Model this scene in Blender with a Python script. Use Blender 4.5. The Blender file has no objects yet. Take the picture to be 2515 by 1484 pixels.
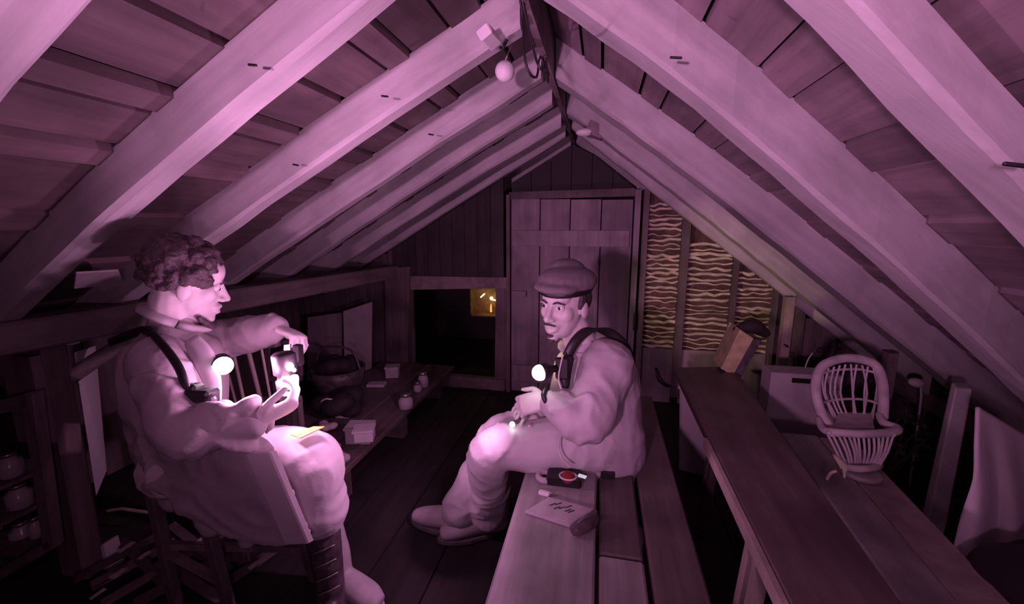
import bpy, bmesh, math, random
from math import sin, cos, pi, radians
from mathutils import Vector, Matrix, noise
random.seed(7)
SC = bpy.context.scene
COL = SC.collection

# ------------------------------------------------------------------ camera, world, lights, exposure
FPX, PW, PH = 1037.0, 2515.0, 1484.0
YAW, PIT, EYE = 0.206, 0.179, Vector((0, 0, 1.26))
FW = Vector((-sin(YAW)*cos(PIT), cos(YAW)*cos(PIT), -sin(PIT)))
RT = Vector((cos(YAW), sin(YAW), 0))
UP = RT.cross(FW)
cd = bpy.data.cameras.new('camera'); cam = bpy.data.objects.new('camera', cd); COL.objects.link(cam)
cd.sensor_width = 36; cd.lens = FPX/PW*36; cd.clip_start = 0.02
cam.matrix_world = Matrix.Translation(EYE) @ Matrix((RT, UP, -FW)).transposed().to_4x4()
SC.camera = cam
SC.view_settings.view_transform = 'Standard'
SC.view_settings.look = 'None'
SC.view_settings.gamma = 1
SC.view_settings.use_curve_mapping = False
SC.view_settings.exposure = 0.0
w = bpy.data.worlds.new('night'); SC.world = w; w.use_nodes = True
w.node_tree.nodes['Background'].inputs[0].default_value = (0.03, 0.009, 0.022, 1)
w.node_tree.nodes['Background'].inputs[1].default_value = 0.22
IR = (1.0, 0.41, 0.82)

def ray(u, v): return RT*((u-PW/2)/FPX) - UP*((v-PH/2)/FPX) + FW
def at(u, v, t): return EYE + ray(u, v)*t
def onY(u, v, y): d = ray(u, v); return EYE + d*(y/d.y)
def onX(u, v, x): d = ray(u, v); return EYE + d*(x/d.x)
def onZ(u, v, z): d = ray(u, v); return EYE + d*((z-EYE.z)/d.z)
def onP(u, v, p, n): d = ray(u, v); return EYE + d*((Vector(p)-EYE).dot(n)/d.dot(n))

def point_light(name, loc, power, size, color=IR):
    l = bpy.data.lights.new(name, 'POINT'); l.energy = power; l.color = color; l.shadow_soft_size = size
    o = bpy.data.objects.new(name, l); o.location = loc; COL.objects.link(o); return o
def spot_light(name, loc, target, power, angle, size, color=IR, blend=.6):
    l = bpy.data.lights.new(name, 'SPOT'); l.energy = power; l.color = color; l.spot_size = angle; l.spot_blend = blend; l.shadow_soft_size = size
    o = bpy.data.objects.new(name, l); o.location = loc; COL.objects.link(o)
    o.rotation_euler = (Vector(target)-Vector(loc)).to_track_quat('-Z', 'Y').to_euler(); return o

CHEST1 = at(541, 888, 1.13); HAND1 = at(707, 925, 1.12); CHEST2 = at(1334, 912, 1.27)
CAMLAMP = Vector((-.42, -.8, 1.22))
spot_light('camera_infrared_lamp', CAMLAMP, (-.05, 1.6, 1.58), 125, radians(76), .05, IR, 1.0)
point_light('added_fill_light', Vector((.22, -.35, 1.02)), 8.0, .05)  # added fill without a lamp of its own, lifts low and right-hand things
spot_light('chest_lamp_light', CHEST1 + Vector((.06, -.035, .0)), CHEST1 + Vector((1, .1, .25)), 18, radians(165), .02, IR, .5)
point_light('hand_lamp_light', HAND1 + Vector((-.05, -.05, .0)), 2.0, .015)
point_light('hand_lamp_front_light', HAND1 + Vector((.07, -.03, .02)), 3.0, .02)
spot_light('second_chest_lamp_light', CHEST2 + Vector((-.07, -.03, 0)), CHEST2 + Vector((-1, -.35, -.1)), 13, radians(170), .02, IR, .5)
spot_light('warm_hand_torch', at(735, 915, 1.16), (.95, 3.0, .85), 48, radians(34), .02, (1, .70, .44), .8)

# ------------------------------------------------------------------ materials
def nt(name):
    m = bpy.data.materials.new(name); m.use_nodes = True
    return m, m.node_tree, m.node_tree.nodes['Principled BSDF']
def flat(name, col, rough=.7, metal=0, noise_amt=.12, nscale=25, bump=.0, bscale=60):
    m, t, b = nt(name); N = t.nodes; L = t.links
    tc = N.new('ShaderNodeTexCoord'); nz = N.new('ShaderNodeTexNoise'); nz.inputs['Scale'].default_value = nscale; nz.inputs['Detail'].default_value = 5
    L.new(tc.outputs['Object'], nz.inputs['Vector'])
    mx = N.new('ShaderNodeMixRGB'); mx.blend_type = 'MULTIPLY'; mx.inputs[0].default_value = 1; mx.inputs[1].default_value = (*col, 1)
    rp = N.new('ShaderNodeValToRGB'); rp.color_ramp.elements[0].position = .3; rp.color_ramp.elements[1].position = .7
    a = 1-noise_amt*2; rp.color_ramp.elements[0].color = (a, a, a, 1); rp.color_ramp.elements[1].color = (1, 1, 1, 1)
    L.new(nz.outputs['Fac'], rp.inputs[0]); L.new(rp.outputs[0], mx.inputs[2]); L.new(mx.outputs[0], b.inputs['Base Color'])
    b.inputs['Roughness'].default_value = rough; b.inputs['Metallic'].default_value = metal
    if bump:
        n2 = N.new('ShaderNodeTexNoise'); n2.inputs['Scale'].default_value = bscale; n2.inputs['Detail'].default_value = 4
        L.new(tc.outputs['Object'], n2.inputs['Vector'])
        bp = N.new('ShaderNodeBump'); bp.inputs['Strength'].default_value = bump; bp.inputs['Distance'].default_value = .01
        L.new(n2.outputs['Fac'], bp.inputs['Height']); L.new(bp.outputs[0], b.inputs['Normal'])
    return m
def wood(name, col, grain='y', tilt=0, dark=.55, vary=.3, rough=.75, stains=.35):
    """long grain along one axis (tilted about Y for rafters), tone varies per piece"""
    m, t, b = nt(name); N = t.nodes; L = t.links
    tc = N.new('ShaderNodeTexCoord'); mp = N.new('ShaderNodeMapping'); oi = N.new('ShaderNodeObjectInfo')
    rot = N.new('ShaderNodeMapping'); rot.inputs['Rotation'].default_value = (0, tilt, 0)
    L.new(tc.outputs['Object'], rot.inputs['Vector'])
    ad = N.new('ShaderNodeVectorMath'); ad.operation = 'ADD'
    sc = N.new('ShaderNodeVectorMath'); sc.operation = 'SCALE'; sc.inputs['Scale'].default_value = 7
    cb = N.new('ShaderNodeCombineXYZ')
    for i in range(3): L.new(oi.outputs['Random'], cb.inputs[i])
    L.new(cb.outputs[0], sc.inputs[0]); L.new(rot.outputs[0], ad.inputs[0]); L.new(sc.outputs[0], ad.inputs[1])
    L.new(ad.outputs[0], mp.inputs['Vector'])
    s = {'x': (1.5, 22, 22), 'y': (22, 1.5, 22), 'z': (22, 22, 1.5)}[grain]; mp.inputs['Scale'].default_value = s
    nz = N.new('ShaderNodeTexNoise'); nz.inputs['Scale'].default_value = 1; nz.inputs['Detail'].default_value = 6; nz.inputs['Roughness'].default_value = .65
    L.new(mp.outputs[0], nz.inputs['Vector'])
    rp = N.new('ShaderNodeValToRGB'); rp.color_ramp.elements[0].position = .32; rp.color_ramp.elements[1].position = .68
    rp.color_ramp.elements[0].color = (*[c*dark for c in col], 1); rp.color_ramp.elements[1].color = (*col, 1)
    L.new(nz.outputs['Fac'], rp.inputs[0])
    st = N.new('ShaderNodeTexNoise'); st.inputs['Scale'].default_value = 4.5; st.inputs['Detail'].default_value = 5
    L.new(ad.outputs[0], st.inputs['Vector'])
    sr = N.new('ShaderNodeValToRGB'); sr.color_ramp.elements[0].position = .36; sr.color_ramp.elements[1].position = .56
    q = 1-stains; sr.color_ramp.elements[0].color = (q, q, q, 1)
    L.new(st.outputs['Fac'], sr.inputs[0])
    m1 = N.new('ShaderNodeMixRGB'); m1.blend_type = 'MULTIPLY'; m1.inputs[0].default_value = 1
    L.new(rp.outputs[0], m1.inputs[1]); L.new(sr.outputs[0], m1.inputs[2])
    mr = N.new('ShaderNodeMapRange'); mr.inputs['To Min'].default_value = 1-vary; mr.inputs['To Max'].default_value = 1
    L.new(oi.outputs['Random'], mr.inputs['Value'])
    m2 = N.new('ShaderNodeMixRGB'); m2.blend_type = 'MULTIPLY'; m2.inputs[0].default_value = 1
    L.new(m1.outputs[0], m2.inputs[1]); L.new(mr.outputs[0], m2.inputs[2])
    L.new(m2.outputs[0], b.inputs['Base Color']); b.inputs['Roughness'].default_value = rough
    bp = N.new('ShaderNodeBump'); bp.inputs['Strength'].default_value = .35; bp.inputs['Distance'].default_value = .004
    L.new(nz.outputs['Fac'], bp.inputs['Height']); L.new(bp.outputs[0], b.inputs['Normal'])
    return m
def glow(name, col, strength):
    m, t, b = nt(name); b.inputs['Base Color'].default_value = (*col, 1)
    b.inputs['Emission Color'].default_value = (*col, 1); b.inputs['Emission Strength'].default_value = strength; return m
TL, TR = math.atan(.58), math.atan(.78)
M = dict(
    rafterL=wood('rafter_wood_left', (.62, .60, .60), 'x', TL, .72, .12, stains=.18),
    rafterR=wood('rafter_wood_right', (.62, .60, .60), 'x', -TR, .72, .12, stains=.18),
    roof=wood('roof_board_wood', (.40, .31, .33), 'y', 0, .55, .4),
    roof_shaded=wood('roof_board_wood_shaded', (.24, .175, .18), 'y', 0, .55, .4),  # same boards in a darker copy: the left slope's dimness put into colour
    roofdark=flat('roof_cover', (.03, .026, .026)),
    floor=wood('floor_wood', (.045, .036, .036), 'y', 0, .5, .4),
    bench=wood('bench_wood', (.55, .5, .5), 'y', 0, .6, .25, .5),
    benchdark=wood('bench_dark_wood', (.22, .17, .17), 'y', 0, .55, .3, .5),
    tabledark=wood('table_dark_wood', (.17, .12, .12), 'y', 0, .55, .25, .5),
    pale=wood('pale_wood', (.6, .5, .45), 'z', 0, .7, .2),
    post=wood('post_wood', (.26, .2, .2), 'z', 0, .5, .3),
    door=wood('door_wood', (.4, .33, .36), 'z', 0, .65, .2),
    wallw=wood('wall_wood', (.24, .19, .19), 'z', 0, .55, .4),
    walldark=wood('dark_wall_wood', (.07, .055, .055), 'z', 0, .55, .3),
    plate=wood('plate_wood', (.33, .27, .27), 'y', 0, .6, .2),
    mud=flat('mud_daub', (.16, .095, .085), .95, noise_amt=.3, nscale=18, bump=.5),
    stick=flat('wattle_stick', (.8, .74, .52), .8, noise_amt=.25, nscale=14),
    dark=flat('dark_cloth', (.03, .022, .025), .8),
    black=flat('black_plastic', (.015, .013, .014), .45),
    white=flat('white_plastic', (.88, .86, .86), .5, noise_amt=.05),
    card=flat('white_cardboard', (.55, .5, .52), .8, noise_amt=.1, nscale=8),
    wicker=flat('white_wicker', (.75, .68, .68), .6, noise_amt=.15),
    ribbon=flat('yellow_ribbon', (.8, .85, .55), .6),
    skin=flat('skin', (.72, .66, .66), .5, noise_amt=.05, nscale=40),
    skin2=flat('skin_warm', (.66, .60, .60), .5, noise_amt=.05, nscale=40),
    hair=flat('dark_hair', (.10, .07, .08), .6, noise_amt=.3, nscale=90, bump=.6, bscale=110),
    coat=flat('coat_cloth', (.42, .37, .39), .85, noise_amt=.08, nscale=9, bump=.35, bscale=22),
    coat2=flat('jacket_cloth', (.50, .45, .48), .85, noise_amt=.08, nscale=9, bump=.35, bscale=22),
    lining=flat('coat_facing', (.52, .48, .5), .85, noise_amt=.08, nscale=9),
    trousers=flat('trouser_cloth', (.66, .62, .64), .85, noise_amt=.06, nscale=9, bump=.4, bscale=16),
    cap=flat('cap_cloth', (.19, .16, .175), .9, noise_amt=.15, nscale=60),
    boot=flat('boot_leather', (.13, .10, .11), .4, noise_amt=.3, nscale=30, bump=.4, bscale=40),
    shoe=flat('pale_shoe', (.55, .5, .52), .7, noise_amt=.1),
    eyew=flat('eye_white', (.7, .66, .66), .2, noise_amt=0),
    eyed=flat('eye_dark', (.02, .015, .015), .15, noise_amt=0),
    lip=flat('lip', (.42, .30, .32), .5, noise_amt=.05),
    sheet=flat('canvas_sheet', (.72, .66, .68), .9, noise_amt=.12, nscale=5, bump=.3, bscale=12),
    paper=flat('paper', (.62, .56, .58), .8, noise_amt=.15, nscale=20),
    yellow=flat('yellow_paper', (.75, .6, .12), .7, noise_amt=.15),
    book=flat('yellowed_cover', (.62, .55, .3), .7, noise_amt=.2),
    metal=flat('grey_metal', (.4, .37, .38), .35, .8),
    red=flat('red_glass', (.3, .03, .03), .15),
    screen=glow('lit_screen', (.75, .85, .9), .5),
    lamp=glow('lamp_lens', (1, .9, .97), 14),
    lamp_small=glow('lamp_lens_small', (1, .9, .97), 8),
    bulb=glow('lantern_bulb', (1, .8, .35), 9),
    flame=glow('lantern_flame', (1, .35, .08), 1.4),
    brown=flat('brown_box', (.3, .18, .06), .7, noise_amt=.3),
    plant=flat('dried_plant', (.08, .07, .05), .9, noise_amt=.4),
    string=flat('pale_string', (.75, .7, .7), .7),
    jarglass=flat('frosted_jar', (.45, .4, .42), .25),
)

# ------------------------------------------------------------------ mesh builder
def sm(pts, n=4):
    """Catmull-Rom resample of a list of tuples/vectors of any length"""
    pts = [tuple(p) for p in pts]
    if len(pts) < 3: n = n
    out = []
    for i in range(len(pts)-1):
        p0 = pts[max(i-1, 0)]; p1 = pts[i]; p2 = pts[i+1]; p3 = pts[min(i+2, len(pts)-1)]
        for k in range(n):
            t = k/n
            out.append(tuple(.5*((2*b)+(-a+c)*t+(2*a-5*b+4*c-d)*t*t+(-a+3*b-3*c+d)*t**3) for a, b, c, d in zip(p0, p1, p2, p3)))
    out.append(pts[-1]); return out
class MB:
    def __init__(s): s.v = []; s.f = []
    def add(s, vs, fs):
        o = len(s.v); s.v += [Vector(q) for q in vs]; s.f += [tuple(i+o for i in q) for q in fs]
    def hexa(s, a, b):
        """two quads a, b of four points each joined as a solid"""
        s.add(list(a)+list(b), [(3, 2, 1, 0), (4, 5, 6, 7), (0, 1, 5, 4), (1, 2, 6, 5), (2, 3, 7, 6), (3, 0, 4, 7)])
    def box(s, lo, hi):
        x0, y0, z0 = lo; x1, y1, z1 = hi
        s.hexa([(x0, y0, z0), (x1, y0, z0), (x1, y1, z0), (x0, y1, z0)], [(x0, y0, z1), (x1, y0, z1), (x1, y1, z1), (x0, y1, z1)])
    def obox(s, c, ax, ay, az):
        c, ax, ay, az = map(Vector, (c, ax, ay, az))
        s.hexa([c-ax-ay-az, c+ax-ay-az, c+ax+ay-az, c-ax+ay-az], [c-ax-ay+az, c+ax-ay+az, c+ax+ay+az, c-ax+ay+az])
    def bar(s, p, q, wd, th, side=(0, 1, 0)):
        p, q = Vector(p), Vector(q); d = (q-p).normalized(); a = Vector(side); a = (a-d*a.dot(d)).normalized(); b = d.cross(a)
        a *= wd/2; b *= th/2
        s.hexa([p-a-b, p+a-b, p+a+b, p-a+b], [q-a-b, q+a-b, q+a+b, q-a+b])
    def prism(s, poly, ext):
        n = len(poly); e = Vector(ext); P = [Vector(p) for p in poly]
        s.add(P+[p+e for p in P], [tuple(range(n-1, -1, -1)), tuple(range(n, 2*n))]+[(i, (i+1) % n, n+(i+1) % n, n+i) for i in range(n)])
    def tube(s, path, rad, n=12, side=None, cap=True, smooth=0):
        P = [Vector(p) for p in path]; R = list(rad) if isinstance(rad, (list, tuple)) else [rad]*len(P)
        R = [(r, r) if not isinstance(r, (tuple, list)) else tuple(r) for r in R]
        if smooth:
            q = sm([tuple(p)+r for p, r in zip(P, R)], smooth); P = [Vector(x[:3]) for x in q]; R = [x[3:5] for x in q]
        m = len(P); T = [(P[min(i+1, m-1)]-P[max(i-1, 0)]).normalized() for i in range(m)]
        a = Vector(side) if side is not None else Vector((0, 0, 1))
        if abs(a.normalized().dot(T[0])) > .95: a = Vector((1, 0, 0)) if side is None else a
        rings = []
        if cap:
            for k in (.15, .6): rings.append((P[0]-T[0]*min(R[0])*.8*(1-k**2)**.5, T[0], tuple(r*math.sqrt(k) for r in R[0])))
        for p, t_, r in zip(P, T, R): rings.append((p, t_, r))
        if cap:
            for k in (.6, .15): rings.append((P[-1]+T[-1]*min(R[-1])*.8*(1-k**2)**.5, T[-1], tuple(r*math.sqrt(k) for r in R[-1])))
        vs = []; fs = []
        for p, t_, r in rings:
            a2 = a-t_*a.dot(t_)
            if a2.length < 1e-4: a2 = t_.orthogonal()
            a2.normalize(); b = t_.cross(a2)
            if side is None: a = a2
            for j in range(n):
                g = 2*pi*j/n; vs.append(p+a2*cos(g)*r[0]+b*sin(g)*r[1])
        K = len(rings)
        for i in range(K-1):
            for j in range(n): fs.append((i*n+j, i*n+(j+1) % n, (i+1)*n+(j+1) % n, (i+1)*n+j))
        fs.append(tuple(range(n-1, -1, -1))); fs.append(tuple((K-1)*n+j for j in range(n)))
        s.add(vs, fs)
    def ell(s, c, r, mat=None, nu=16, nv=10):
        c = Vector(c); r = (r, r, r) if not isinstance(r, (tuple, list)) else r
        vs = []; fs = []
        for i in range(1, nv):
            ph = pi*i/nv
            for j in range(nu):
                th = 2*pi*j/nu; q = Vector((r[0]*sin(ph)*cos(th), r[1]*sin(ph)*sin(th), r[2]*cos(ph)))
                vs.append(c+(mat @ q if mat else q))
        top = Vector((0, 0, r[2])); b = len(vs); vs += [c+(mat @ top if mat else top), c-(mat @ top if mat else top)]
        for i in range(nv-2):
            for j in range(nu): fs.append((i*nu+j, (i+1)*nu+j, (i+1)*nu+(j+1) % nu, i*nu+(j+1) % nu))
        for j in range(nu):
            fs.append((b, j, (j+1) % nu)); fs.append((b+1, (nv-2)*nu+(j+1) % nu, (nv-2)*nu+j))
        s.add(vs, fs)
    def lathe(s, prof, base, n=20, axis=(0, 0, 1)):
        ax = Vector(axis).normalized(); a = ax.orthogonal().normalized(); b = ax.cross(a); base = Vector(base)
        vs = []; fs = []
        for r, h in prof:
            for j in range(n): g = 2*pi*j/n; vs.append(base+ax*h+(a*cos(g)+b*sin(g))*max(r, 1e-4))
        for i in range(len(prof)-1):
            for j in range(n): fs.append((i*n+j, i*n+(j+1) % n, (i+1)*n+(j+1) % n, (i+1)*n+j))
        fs.append(tuple(range(n-1, -1, -1))); fs.append(tuple((len(prof)-1)*n+j for j in range(n)))
        s.add(vs, fs)
    def mesh(s, name):
        me = bpy.data.meshes.new(name); me.from_pydata([tuple(v) for v in s.v], [], s.f); me.validate(); me.update()
        bm = bmesh.new(); bm.from_mesh(me); bmesh.ops.recalc_face_normals(bm, faces=bm.faces); bm.to_mesh(me); bm.free()
        return me
def build(name, mb, mat, parent=None, smooth=False, bevel=0):
    me = mb.mesh(name); o = bpy.data.objects.new(name, me); COL.objects.link(o); me.materials.append(M[mat] if isinstance(mat, str) else mat)
    if smooth:
        for p in me.polygons: p.use_smooth = True
    if bevel:
        bv = o.modifiers.new('bevel', 'BEVEL'); bv.width = bevel; bv.segments = 1; bv.limit_method = 'ANGLE'
    if parent: attach(o, parent)
    return o
def attach(o, parent):
    o.parent = parent; o.matrix_parent_inverse = Matrix.Translation(-Vector(parent.location))
def remeshed(name, mb, mat, parent, voxel=.006, it=6, fn=None, fac=.5, wrinkle=0, freq=16, seed=0):
    """fuse overlapping closed shapes into ONE continuous skin"""
    me = mb.mesh(name+'_raw'); o = bpy.data.objects.new(name+'_raw', me); COL.objects.link(o)
    r = o.modifiers.new('r', 'REMESH'); r.mode = 'VOXEL'; r.voxel_size = voxel
    if it: s_ = o.modifiers.new('s', 'SMOOTH'); s_.iterations = it; s_.factor = fac
    dg = bpy.context.evaluated_depsgraph_get(); dg.update()
    nm = bpy.data.meshes.new_from_object(o.evaluated_get(dg), depsgraph=dg)
    bpy.data.objects.remove(o); bpy.data.meshes.remove(me); nm.name = name
    if fn:
        for v_ in nm.vertices: v_.co = fn(v_.co)
    if wrinkle:                                       # creased cloth: sharp ridges of warped noise along the normals
        nm.update(); off = Vector((seed*3.7, seed*1.3, 0))
        mv = [v_.normal*(wrinkle*(1-abs(noise.noise((v_.co+off)*freq+noise.noise_vector((v_.co+off)*freq*.45)*1.2))*2.4)) for v_ in nm.vertices]
        for v_, d_ in zip(nm.vertices, mv): v_.co += d_
    nm.materials.clear(); nm.materials.append(M[mat])
    for p in nm.polygons: p.use_smooth = True; p.material_index = 0
    n = bpy.data.objects.new(name, nm); COL.objects.link(n)
    if parent: attach(n, parent)
    return n
def tag(o, label=None, cat=None, group=None, kind=None):
    if label: o['label'] = label
    if cat: o['category'] = cat
    if group: o['group'] = group
    if kind: o['kind'] = kind
    return o
def thing(name, loc, label, cat, group=None):
    o = bpy.data.objects.new(name, None); o.location = loc; o.empty_display_size = .05; COL.objects.link(o)
    return tag(o, label, cat, group)
def struct(name, loc=(0, 0, 0), label=None):
    o = bpy.data.objects.new(name, None); o.location = loc; COL.objects.link(o); o['kind'] = 'structure'
    if label: o['label'] = label
    bpy.context.view_layer.update(); return o

# ------------------------------------------------------------------ floor
floor = struct('floor', (0, 1.5, 0), 'near black wide plank floor of the attic')
x = -2.7
while x < 2.9:
    wd = random.uniform(.19, .26)
    mb = MB(); mb.box((x+.003, -1.5, -.03), (x+wd-.003, 4.6, random.uniform(-.004, 0)))
    build('plank', mb, 'floor', floor); x += wd
mb = MB(); mb.box((-2.7, -1.5, -.08), (2.95, 4.6, -.032)); build('subfloor', mb, 'roofdark', floor)

# ------------------------------------------------------------------ roof: boards, rafters, ridge
X0, ZR = -.2, 1.88
def zl(x): return ZR-.58*(X0-x)
def zr(x): return ZR-.78*(x-X0)
DL, DR = .115, .145
nL = Vector((-.58, 0, 1)); nR = Vector((.78, 0, 1)); P0 = (X0, 0, ZR)
ceil_l = struct('ceiling_left', (-1.2, 1.5, 1.4), 'left roof slope of boards on pale rafters')
ceil_r = struct('ceiling_right', (.8, 1.5, 1.3), 'right roof slope of boards on pale rafters')
seamL = [-.22, -.37, -.47, -.59, -.665, -.81, -.965, -1.03, -1.16, -1.225, -1.42, -1.5, -1.68, -1.76, -1.95, -2.03, -2.2, -2.4]
seamR = [-.24, -.1, -.02, .13, .21, .34, .42, .55, .63, .77, .85, .99, 1.07, 1.2, 1.28, 1.42, 1.5, 1.64, 1.72, 1.86, 2.0, 2.2]
def boards(seams, zf, D, par, lim):
    for i in range(len(seams)-1):
        a, b = seams[i], seams[i+1]; narrow = abs(b-a) < .1
        off = .0 if narrow else .007
        g = .006 if i not in (5, 7) or par is not ceil_l else .011
        s_ = 1 if b > a else -1
        for (y0, y1) in ((-1.5, 1.345), (1.352, 2.2 if i % 2 else 2.72), (2.207 if i % 2 else 2.727, 4.4)):
            mb = MB(); aa, bb = a+s_*g, b-s_*g
            ja, jb = random.uniform(0, .006), random.uniform(0, .006)
            mb.hexa([(aa, y0, zf(aa)+D+off+ja), (bb, y0, zf(bb)+D+off+jb), (bb, y1, zf(bb)+D+off+jb), (aa, y1, zf(aa)+D+off+ja)],
                    [(aa, y0, zf(aa)+D+off+.025), (bb, y0, zf(bb)+D+off+.025), (bb, y1, zf(bb)+D+off+.025), (aa, y1, zf(aa)+D+off+.025)])
            build('roof_board', mb, 'roof_shaded' if par is ceil_l else 'roof', par)
    a, b = seams[0], seams[-1]
    mb = MB(); mb.hexa([(a, -1.5, zf(a)+D+.05), (b, -1.5, zf(b)+D+.05), (b, 4.5, zf(b)+D+.05), (a, 4.5, zf(a)+D+.05)],
                       [(a, -1.5, zf(a)+D+.07), (b, -1.5, zf(b)+D+.07), (b, 4.5, zf(b)+D+.07), (a, 4.5, zf(a)+D+.07)])
    build('roof_cover', mb, 'roofdark', par)
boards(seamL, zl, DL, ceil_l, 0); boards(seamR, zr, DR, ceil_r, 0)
def rafter(pts, wd, D, par, mat, name='rafter', wob=.006, off=0):
    """pts: (x, y_near) stations of the underside's near edge; hewn timber of width wd, depth D"""
    q = sm([(p[0], p[1], 0) for p in pts], 5)
    zf, s_ = (zl, -1) if par is ceil_l else (zr, 1)
    mb = MB(); vs = []; n = len(q); ch = .012
    for i, (x_, y_, _) in enumerate(q):
        j = [random.uniform(-wob, wob)*.5 for _ in range(4)]
        z_ = zf(x_)+off
        vs += [(x_, y_+j[0], z_+ch), (x_, y_+ch+j[0], z_+j[1]), (x_, y_+wd-ch+j[2], z_+j[1]), (x_, y_+wd+j[2], z_+ch), (x_, y_+wd+j[2], z_+D+.012), (x_, y_+j[0], z_+D+.012)]
    fs = [(0, 1, 2, 3, 4, 5), tuple((n-1)*6+k for k in (5, 4, 3, 2, 1, 0))]
    for i in range(n-1):
        for k in range(6): fs.append((i*6+k, i*6+(k+1) % 6, (i+1)*6+(k+1) % 6, (i+1)*6+k))
    mb.add(vs, fs); return build(name, mb, mat, par)
LX = (-.26, -.8, -1.4, -2.1)
for ys, wd in (((.46, .46, .47, .5), .08), ((.885, .86, .86, .915), .075), ((1.36, 1.29, 1.245, 1.22), .075), ((1.81, 1.745, 1.70, 1.70), .07),
               ((2.2, 2.12, 2.1, 2.12), .07), ((2.68, 2.58, 2.55, 2.55), .07), ((2.99, 2.95, 2.95, 2.95), .07), ((3.5, 3.5, 3.5, 3.5), .08)):
    rafter([(LX[i], ys[i]) for i in range(4)], wd, DL, ceil_l, 'rafterL')
RX = (-.22, .15, .5, .9, 1.3, 1.75)
for ys, wd in (((1.16, 1.12, 1.17, 1.27, 1.40, 1.56), .115), ((1.97, 1.88, 1.85, 1.87, 1.92, 1.98), .14),
               ((2.56, 2.45, 2.43, 2.46, 2.5, 2.55), .13), ((2.97,)*6, .07), ((3.5,)*6, .08), ((.1, .1, .1, .1, .1, .1), .09)):
    rafter([(RX[i], ys[i]) for i in range(6)], wd, DR, ceil_r, 'rafterR')
rafter([(RX[i], y_) for i, y_ in enumerate((.56, .625, .73, .85, .96, 1.1))], .11, .07, ceil_r, 'rafterR', off=.05)
rafter([(LX[i], y_) for i, y_ in enumerate((.02, .02, .02, .02))], .08, DL, ceil_l, 'rafterL')
# spikes and nail heads in the rafters
for u, v, n_, par in ((635, 163, nL, ceil_l), (952, 238, nL, ceil_l), (1063, 331, nL, ceil_l), (735, 405, nL, ceil_l), (885, 645, nL, ceil_l), (1660, 145, nR, ceil_r), (2475, 405, nR, ceil_r)):
    p = onP(u, v, P0, n_); mb = MB(); mb.tube([p+Vector((-.012, -.012, .0)), p+Vector((.008, -.016, -.004))], .0028, 6); build('spike', mb, 'black', par)
ridge = MB(); ridge.box((-.25, -1.5, 1.885), (-.225, 4.4, 2.03)); build('ridge_board', ridge, 'plate', ceil_l)

# left wall plate, posts, brace; knee walls
wall_l = struct('wall_left', (-2.2, 1.5, .5), 'dark low knee wall under the left eave')
pa, pb = at(-60, 838, 1.62), onY(985, 672, 3.0)
pa = Vector((-1.86, .55, .935)); 
mb = MB(); mb.bar((-1.84, .3, .93), (-1.6, 3.05, .905), .13, .10, (1, 0, 0)); build('wall_plate', mb, 'plate', wall_l, bevel=.008)
for i in range(20):
    y0 = -1.5+i*.3; mb = MB(); mb.box((-2.46, y0+.003, 0), (-2.43, y0+.297, .78)); build('wall_board', mb, 'wallw', wall_l)
mb = MB(); mb.hexa([(-1.88, .97, 0), (-1.76, .97, 0), (-1.76, 1.04, 0), (-1.88, 1.04, 0)], [(-1.90, .97, .88), (-1.74, .97, .88), (-1.74, 1.04, .88), (-1.90, 1.04, .88)])
build('post', mb, 'post', wall_l, bevel=.012)
mb = MB(); mb.obox((-1.82, .956, .70), (.065, 0, 0), (0, .014, 0), (0, 0, .15)); build('post_cleat', mb, 'post', wall_l)
mb = MB(); mb.tube([(-1.77, 1.03, .74), (-1.72, 1.16, .82), (-1.68, 1.42, .90)], .026, 8, smooth=3); build('knee_brace', mb, 'plate', wall_l, True)
mb = MB(); p = [onY(u, v, y) for u, v, y in ((182, 868, 1.06), (232, 852, 1.26), (260, 1160, 1.26), (236, 1218, 1.17))]; mb.prism(p, (-.012, .012, 0)); build('pale_board', mb, 'white', wall_l)
mb = MB(); p = [onY(*q, .97) for q in ((-40, 805), (88, 790), (36, 832), (-40, 845))]; mb.prism(p, (0, .06, 0)); build('eave_block', mb, 'rafterL', wall_l)
mb = MB(); p = [onY(*q, 1.1) for q in ((-20, 905), (34, 862), (30, 905), (-20, 955))]; mb.prism(p, (0, .03, 0)); build('eave_slat', mb, 'plate', wall_l)
wall_r = struct('wall_right', (2.1, 1.5, .3), 'dark low knee wall under the right eave')
for i in range(20):
    y0 = -1.5+i*.3; mb = MB(); mb.box((2.02, y0+.003, 0), (2.05, y0+.297, .36)); build('wall_board', mb, 'wallw', wall_r)
mb = MB(); mb.bar((1.86, -.3, .30), (1.86, 4.4, .30), .1, .1, (1, 0, 0)); build('wall_plate', mb, 'plate', wall_r)

# ------------------------------------------------------------------ back wall
YB = 3.05
wall_b = struct('wall_back', (0, YB, .9), 'boarded end wall with door, wattle panels and dark opening')
def q4(mb, pts, y, th): mb.prism([onY(u, v, y) for u, v in pts], (0, th, 0))
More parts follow.
